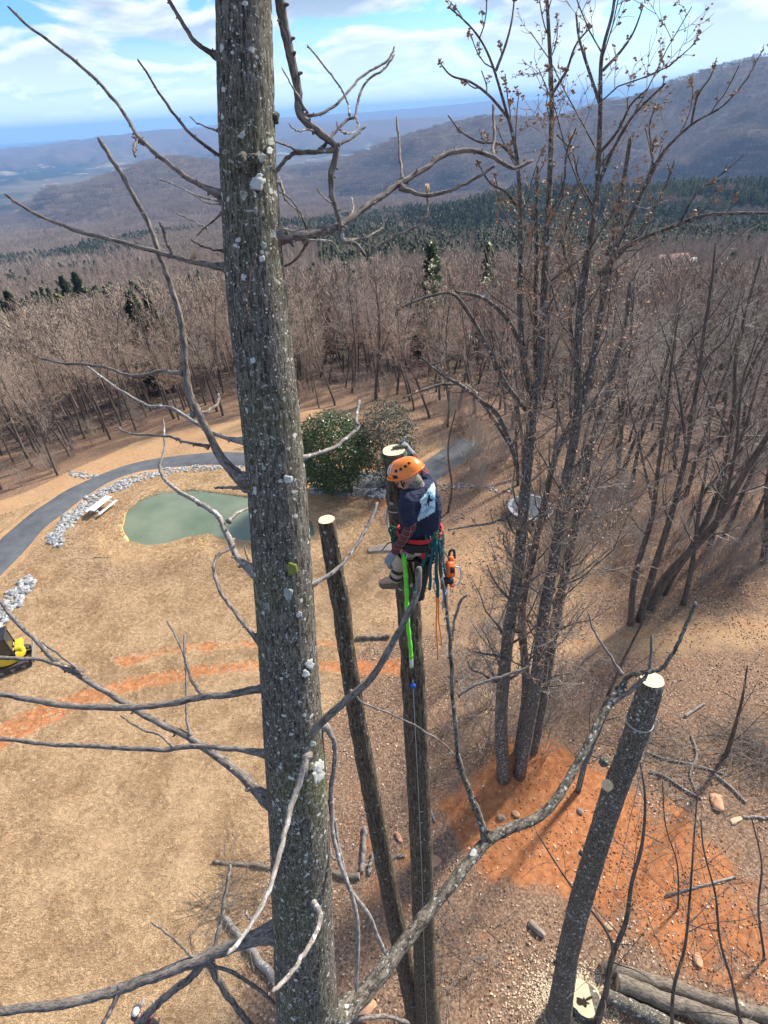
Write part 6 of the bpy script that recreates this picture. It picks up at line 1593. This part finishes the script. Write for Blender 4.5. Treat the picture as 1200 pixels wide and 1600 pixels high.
# helmet
def helmet(c, f, u, r_, par, a=.158, bb=.128, h=.125, shell=ORG):
    mb = MB(); n, m = 36, 12; V = []; F = []
    for j in range(m + 1):
        ph = (math.pi / 2) * j / m
        for i in range(n):
            th = i * 6.2832 / n; rr = math.cos(ph) ** .82; V.append(c + f * a * rr * math.cos(th) + r_ * bb * rr * math.sin(th) + u * (h * math.sin(ph) - (.022 * (1 - .5 * (1 + math.cos(th))) * math.cos(ph)) + .012 * math.cos(2 * th) * math.cos(ph)))
    F = [[j * n + i, j * n + (i + 1) % n, (j + 1) * n + (i + 1) % n, (j + 1) * n + i] for j in range(m) for i in range(n)]
    mb.add(V, F); o = mb.build('helmet', shell, par)
    rim = MB(); q = [c + f * (a + .004 + .012 * max(0, math.cos(t))) * math.cos(t) + r_ * (bb + .004) * math.sin(t) - u * (.011 * (1 - math.cos(t)) - .012 * math.cos(2 * t)) for t in np.linspace(0, 6.2832, 40)]
    rim.tube(np.array(q), .007, 6, False)
    ob = rim.build('brim', shell, loc=tuple(par.matrix_basis.translation)); ob.location = (0, 0, 0); ob.parent = o
    def patch(th0, th1, p0, p1, name, mat, off=.004):
        k = MB(); V = []
        for i in range(7):
            for j in range(5):
                th = th0 + (th1 - th0) * i / 6; ph = p0 + (p1 - p0) * j / 4; rr = math.cos(ph) ** .82 * (1 + off / a); V.append(c + f * a * rr * math.cos(th) + r_ * bb * rr * math.sin(th) + u * (h * (1 + off / h) * math.sin(ph) - .022 * (1 - .5 * (1 + math.cos(th))) * math.cos(ph) + .012 * math.cos(2 * th) * math.cos(ph)))
        k.add(V, [[i * 5 + j, i * 5 + j + 1, (i + 1) * 5 + j + 1, (i + 1) * 5 + j] for i in range(6) for j in range(4)])
        p_ = k.build(name, mat, loc=tuple(par.matrix_basis.translation)); p_.location = (0, 0, 0); p_.parent = o
    return o, patch
hc = headc + up_h * .022 - fwd_h * .01
HM, patch = helmet(hc, fwd_h, up_h, rt_h, CL_)
sg = 1 if (rt_h @ -FWD) > 0 else -1      # side turned to the camera
for k in range(4): patch(sg * (1.15 + k * .34), sg * (1.33 + k * .34), .52 + .05 * k, .70 + .05 * k, 'vent', HOLEM)
patch(sg * .95, sg * 1.25, .12, .34, 'ear_vent', HOLEM)
patch(sg * .28, sg * .52, .30, 1.0, 'reflective_strip', WSTR); patch(sg * .70, sg * .80, .42, 1.1, 'reflective_strip', WSTR, .003)
k = MB()
for s in (-1, 1):
    k.tube([headc + rt_h * s * .095 + up_h * .02 + fwd_h * .03, headc + rt_h * s * .08 - up_h * .06 + fwd_h * .05, headc - up_h * .115 + fwd_h * .06], .006, 6)
    k.tube([headc + rt_h * s * .095 + up_h * .02 - fwd_h * .05, headc + rt_h * s * .08 - up_h * .06 + fwd_h * .04], .006, 6)
k.build('chin_strap', HOLEM, CL_)
for s in (-1, 1):
    k = MB(); ball(k, headc + fwd_h * .094 + rt_h * s * .032 + up_h * .0, .011); k.build('eye', WSTR, CL_)
# sole of the left boot, turned to the camera side
k = MB(); chain(k, [aL - np.array([0, 0, .085]), fL - np.array([0, 0, .062])], [.045, .038]); k.build('boot_sole', SOLE, CL_)
for c0, r_ in ((kL * .55 + aL * .45, .082), (kL * .2 + aL * .8, .074)):
    k = MB(); ax = (aL - kL) / np.linalg.norm(aL - kL); u, v = perp(ax); k.tube(np.array([c0 - ax * .022, c0 + ax * .022]), r_, 20, False); k.build('gaff_strap', HOLEM, CL_)
# harness
def ringtube(mb, c, nrm, ra, rb_, t, n=26, sides=6, u=None):
    nrm = nrm / np.linalg.norm(nrm)
    if u is None: u, v = perp(nrm)
    else: u = u - nrm * (u @ nrm); u /= np.linalg.norm(u); v = np.cross(nrm, u)
    q = np.array([c + u * ra * math.cos(a) + v * rb_ * math.sin(a) for a in np.linspace(0, 6.2832, n)]); mb.tube(q, t, sides, False)
HN = MB(); up_b = (A(656, 800, 4.85) - hip); up_b /= np.linalg.norm(up_b)
for dz in (-.02, .0, .02, .04): ringtube(HN, A(656, 840, 5.03) + up_b * dz, up_b, .212, .165, .016, u=CX)
HN.build('harness_belt', HOLEM, CL_)
k = MB()
for dz in (.062, .082): ringtube(k, A(656, 838, 5.02) + up_b * dz, up_b, .205, .16, .014, u=CX)
k.build('red_belt_pad', REDW, CL_)
k = MB()
for c0, ax, r_ in ((hL * .6 + kL * .4, kL - hL, .118), (hR * .6 + kR * .4, kR - hR, .116)): 
    ringtube(k, c0, ax, r_, r_, .014)
k.build('leg_loops', HOLEM, CL_)
k = MB(); k.tube([A(663, 848, 4.92), A(664, 862, 4.98), A(660, 872, 5.02)], .02, 6); k.tube([A(640, 846, 4.90), A(631, 862, 4.99)], .016, 6); k.build('red_strap', REDW, CL_)
for px, py, dd in ((679, 836, 4.86), (683, 845, 4.88), (676, 850, 4.88), (633, 868, 5.02), (670, 842, 4.86)):
    k = MB(); ringtube(k, A(px, py, dd), FWD + CX * .3, .017, .03, .0045, 16); k.build('carabiner', ALU, CL_)
# hanging things
def hang(px, py, dd, drop, sway=(0, 0), n=10):
    p = A(px, py, dd); return np.array([p + np.array([sway[0] * t, sway[1] * t, -drop * t]) + np.array([.006 * math.sin(t * 9), .004 * math.cos(t * 8), 0]) for t in np.linspace(0, 1, n)])
q = hang(631, 868, 5.02, 1.62, (0.03, .0), 40); k = MB(); k.tube(q[:36], .040 * (1 + .12 * np.sin(np.arange(36) * 1.3)), 8, True, 0, .55)
GS = k.build('rope_sleeve', LIME, loc=tuple(q[0])); tag(GS, 'lime green rope protector sleeve hanging from the climber down the trunk', 'rope sleeve')
k = MB().tube(q[35:], .02, 8); o = k.build('sleeve_end', plain('pale_green_cuff', (.55, .70, .52), .6), loc=(0, 0, 0)); o.data.transform(Matrix.Translation(-Vector(q[0]))); o.parent = GS
for i, (px, py, dd, dr_, sw, wd_) in enumerate([(676, 846, 4.86, .60, (-.03, .02), .034), (681, 846, 4.84, .70, (.02, .02), .036), (686, 848, 4.86, .56, (.03, 0), .032), (671, 850, 4.92, .66, (-.16, .05), .032), (690, 848, 4.88, .50, (.05, 0), .026)]):
    q = hang(px, py, dd, dr_, sw, 14); k = MB().tube(q, wd_, 6, True, 0, .5); ringtube(k, q[0], CX, .02, .03, .006, 12); o = k.build('webbing_sling', TEAL, loc=tuple(q[0]))
    tag(o, ['dark teal webbing sling hanging second from the left at the climber\'s hip', 'longest dark teal sling hanging in the middle of the climber\'s bundle', 'dark teal sling hanging just left of the rightmost one in the bundle', 'dark teal sling swung leftmost towards the trunk below the hip', 'short dark teal sling at the right of the bundle before the chainsaw'][i], 'sling', 'slings at the climber\'s hip')
for i, (px, sw) in enumerate(((681, (.02, 0)), (683, (.045, .01)))):
    q = hang(px, 922, 5.25, [1.05, .82][i], sw, 18); k = MB().tube(q, .0085, 6); o = k.build('rope', ORROPE, loc=tuple(q[0])); tag(o, ['longer end of the orange rope hanging below the teal slings', 'shorter end of the orange rope hanging below the teal slings'][i], 'rope')
q = hang(678, 905, 5.1, .16, (0, 0), 6); k = MB().tube(q, [.022, .02, .012], 8, True, 0, .4); o = k.build('saw_scabbard', ALU, loc=tuple(q[0])); tag(o, 'grey hand saw blade tip sticking out under the teal slings', 'hand saw')
k = MB()
for i in range(9):
    c0 = A(672 + (i * 5) % 17, 838 + (i * 7) % 14, 4.84 + .01 * i); ringtube(k, c0, FWD + CX * RNG.uniform(-.6, .6), RNG.uniform(.03, .05), RNG.uniform(.05, .085), .006, 18)
tag(k.build('coiled_cord', GREENR, loc=tuple(A(680, 845, 4.86))), 'dark green cord looped at the climber\'s right hip', 'cord')
k = MB()
for i in range(7):
    c0 = A(612 + (i * 3) % 10, 828 + (i * 6) % 22, 4.97); ringtube(k, c0, FWD + CX * RNG.uniform(-.6, .6), RNG.uniform(.02, .04), RNG.uniform(.03, .06), .006, 16)
k.tube([A(616, 845, 4.98), A(605, 850, 4.95), A(597, 860, 4.98)], .006, 6)
tag(k.build('coiled_cord', GREENR, loc=tuple(A(616, 838, 4.97))), 'dark green cord and knots between the trunk and the climber\'s left arm', 'cord')
# lanyard round the trunk and down to the harness
ax = p1[20] - p1[0]; ax /= np.linalg.norm(ax)
def trunk_at(py): 
    i = int(np.argmin([abs(to_px(v)[1] - py) for v in p1])); return p1[i], r1[i]
c0, r0 = trunk_at(790); k = MB(); ringtube(k, c0, ax + CX * .25, r0 * 1.06, r0 * 1.06, .008, 30)
k.tube([c0 - CX * r0 * .95 - FWD * r0 * .4, A(603, 815, 5.05), A(612, 835, 5.0), A(640, 842, 4.92)], .009, 6); tag(k.build('lanyard_rope', ROPEW, loc=tuple(c0)), 'pale lanyard rope looped round the topped trunk at chest height', 'rope')
c0, r0 = trunk_at(712); k = MB(); ringtube(k, c0 + ax * -.01, ax, r0 * 1.07, r0 * 1.07, .009, 30); tag(k.build('false_crotch_rope', GREENR, loc=tuple(c0)), 'dark cord wrapped just under the fresh cut at the trunk top', 'rope')
k = MB()
for i in range(6): lump(k, A(616 + i * 3.6, 697 + abs(i - 3) * .8, 4.86), (.016, .016, .013), rb, True, .5)
tag(k.build('rope_knot', plain('camo_rope', (.10, .11, .085), .9, .5, 90), loc=tuple(A(626, 698, 4.86))), 'dark knotted rope end lying on the fresh cut at the trunk top', 'knot')
# climbing line down the trunk with a blue pulley
k = MB(); L = []
for y in np.linspace(1052, 1585, 40):
    c0, r0 = trunk_at(y); u = -FWD + ax * (FWD @ ax); u /= np.linalg.norm(u); L.append(c0 + u * (r0 + .012) - CX * (r0 * .12))
k.tube(np.array(L), .0065, 5); tag(k.build('climbing_rope', ROPEW, loc=tuple(L[0])), 'thin grey climbing rope running down the face of the topped trunk', 'rope')
c0 = L[0]; k = MB(); k.tube([c0 - FWD * .02 + CX * .0, c0 - FWD * .055], .034, 16); PU = k.build('pulley', BLUEM, loc=tuple(c0)); tag(PU, 'small blue pulley on the topped trunk under the lime green sleeve', 'pulley')
k = MB(); ringtube(k, c0 + np.array([0, 0, .06]), CX, .02, .035, .006, 16); o = k.build('carabiner', ALU, loc=(0, 0, 0)); o.data.transform(Matrix.Translation(-Vector(c0))); o.parent = PU
# chainsaw on its lanyard
sc_ = A(703, 893, 5.15); SAW = empty('chainsaw', sc_, 'orange chainsaw hanging from the climber\'s belt at the right of the slings', 'chainsaw')
ORS = plain('orange_saw_housing', (.80, .13, .03), .45, .08, 8); Rm = np.array([CX * .95 + FWD * .3, np.cross(-CD, CX), -CD]).T
def sb(c, s, name, mat, bev=.02): k = MB(); k.box(sc_ + Rm @ np.array(c), s, Rm, bev=bev); return k.build(name, mat, SAW)
sb((0, 0, .02), (.10, .11, .17), 'engine_housing', ORS, .03); sb((-.02, 0, -.085), (.11, .10, .06), 'bar_cover', HOLEM, .012); sb((.01, -.0, .12), (.06, .07, .06), 'top_cover', ORS, .015); sb((.02, -.06, .02), (.045, .01, .06), 'air_filter', HOLEM, .004); sb((.02, .0, -.13), (.05, .05, .04), 'muffler', ORS, .01)
k = MB(); k.tube(spline([sc_ + Rm @ np.array(p) for p in [(.05, -.05, .05), (.10, -.04, .03), (.115, -.02, -.05), (.09, 0, -.12), (.05, .02, -.13)]], 24), .008, 8); k.build('front_handle', ALU, SAW)
k = MB(); k.tube(spline([sc_ + Rm @ np.array(p) for p in [(-.01, 0, .13), (.0, .0, .19), (.04, .0, .2), (.05, 0, .12)]], 20), .012, 8); k.build('rear_handle', HOLEM, SAW)
k = MB(); k.box(sc_ + Rm @ np.array((-.05, .02, -.22)), (.055, .006, .26), Rm); k.build('guide_bar', ALU, SAW)
k = MB(); k.tube([A(688, 852, 4.95), A(697, 866, 5.02), A(702, 874, 5.1)], .006, 6); tag(k.build('saw_lanyard', GREENR, loc=tuple(A(695, 862, 5.0))), 'thin dark lanyard between the climber\'s belt and the orange chainsaw', 'lanyard')
# rope tied round the leaning trunk
def t3_at(py):
    i = int(np.argmin([abs(to_px(v)[1] - py) for v in p3])); return p3[i], r3[i]
c0, r0 = t3_at(1128); ax3 = p3[30] - p3[0]; ax3 /= np.linalg.norm(ax3); k = MB(); ringtube(k, c0, ax3, r0 * 1.05, r0 * 1.05, .016, 34)
kn = c0 + CX * r0 * 1.0 - FWD * r0 * .3; ringtube(k, kn + CX * .04, FWD, .05, .07, .013, 16); k.tube([kn, kn + CD * .09 + CX * .03, kn + CD * .14 - CX * .01], .013, 6)
ge = gp(952, 1440); k.tube(np.array([kn * (1 - t) + (ge + [0, 0, .1]) * t - np.array([0, 0, .5 * math.sin(t * math.pi)]) for t in np.linspace(0, 1, 24)]), .009, 5)
tag(k.build('tag_rope', ROPEW, loc=tuple(kn)), 'pale rope tied round the leaning mottled trunk and trailing to the ground', 'rope')
c0, r0 = t3_at(1085); k = MB(); 
for i in range(4): lump(k, c0 + CX * r0 * 1.0 - FWD * r0 * .2 + CD * (.05 * i - .08), (.035, .02, .05), rb, True, .4)
k.build('torn_bark', FRESH, CT3)
# cap for the second person
k = MB(); capc = hd2 + np.array([0, 0, .045]); v = IV3 * np.array([.105, .115, .09]); v = v[:, :]; k.add(np.where(v[:, 2:3] < 0, v * [1, 1, .15], v) + capc, IF3); k.build('cap', plain('pale_grey_cap', (.55, .55, .54), .8, .1, 20), G2)
k = MB(); V = [];  n = 12
for r_ in (.09, .185):
    for i in range(n): a = math.radians(40 + 100 * i / (n - 1)); V.append(capc + np.array([math.cos(a) * r_ * .85, math.sin(a) * r_, .01 - (r_ - .09) * .2]))
k.add(V, [[i, i + 1, n + i + 1, n + i] for i in range(n - 1)]); k.build('cap_peak', plain('dark_cap_peak', (.08, .08, .085), .8), G2)
k = MB(); ringtube(k, capc + np.array([0, 0, .012]), np.array([0, 0, 1.0]), .108, .118, .008, 30); k.build('cap_band', HOLEM, G2)
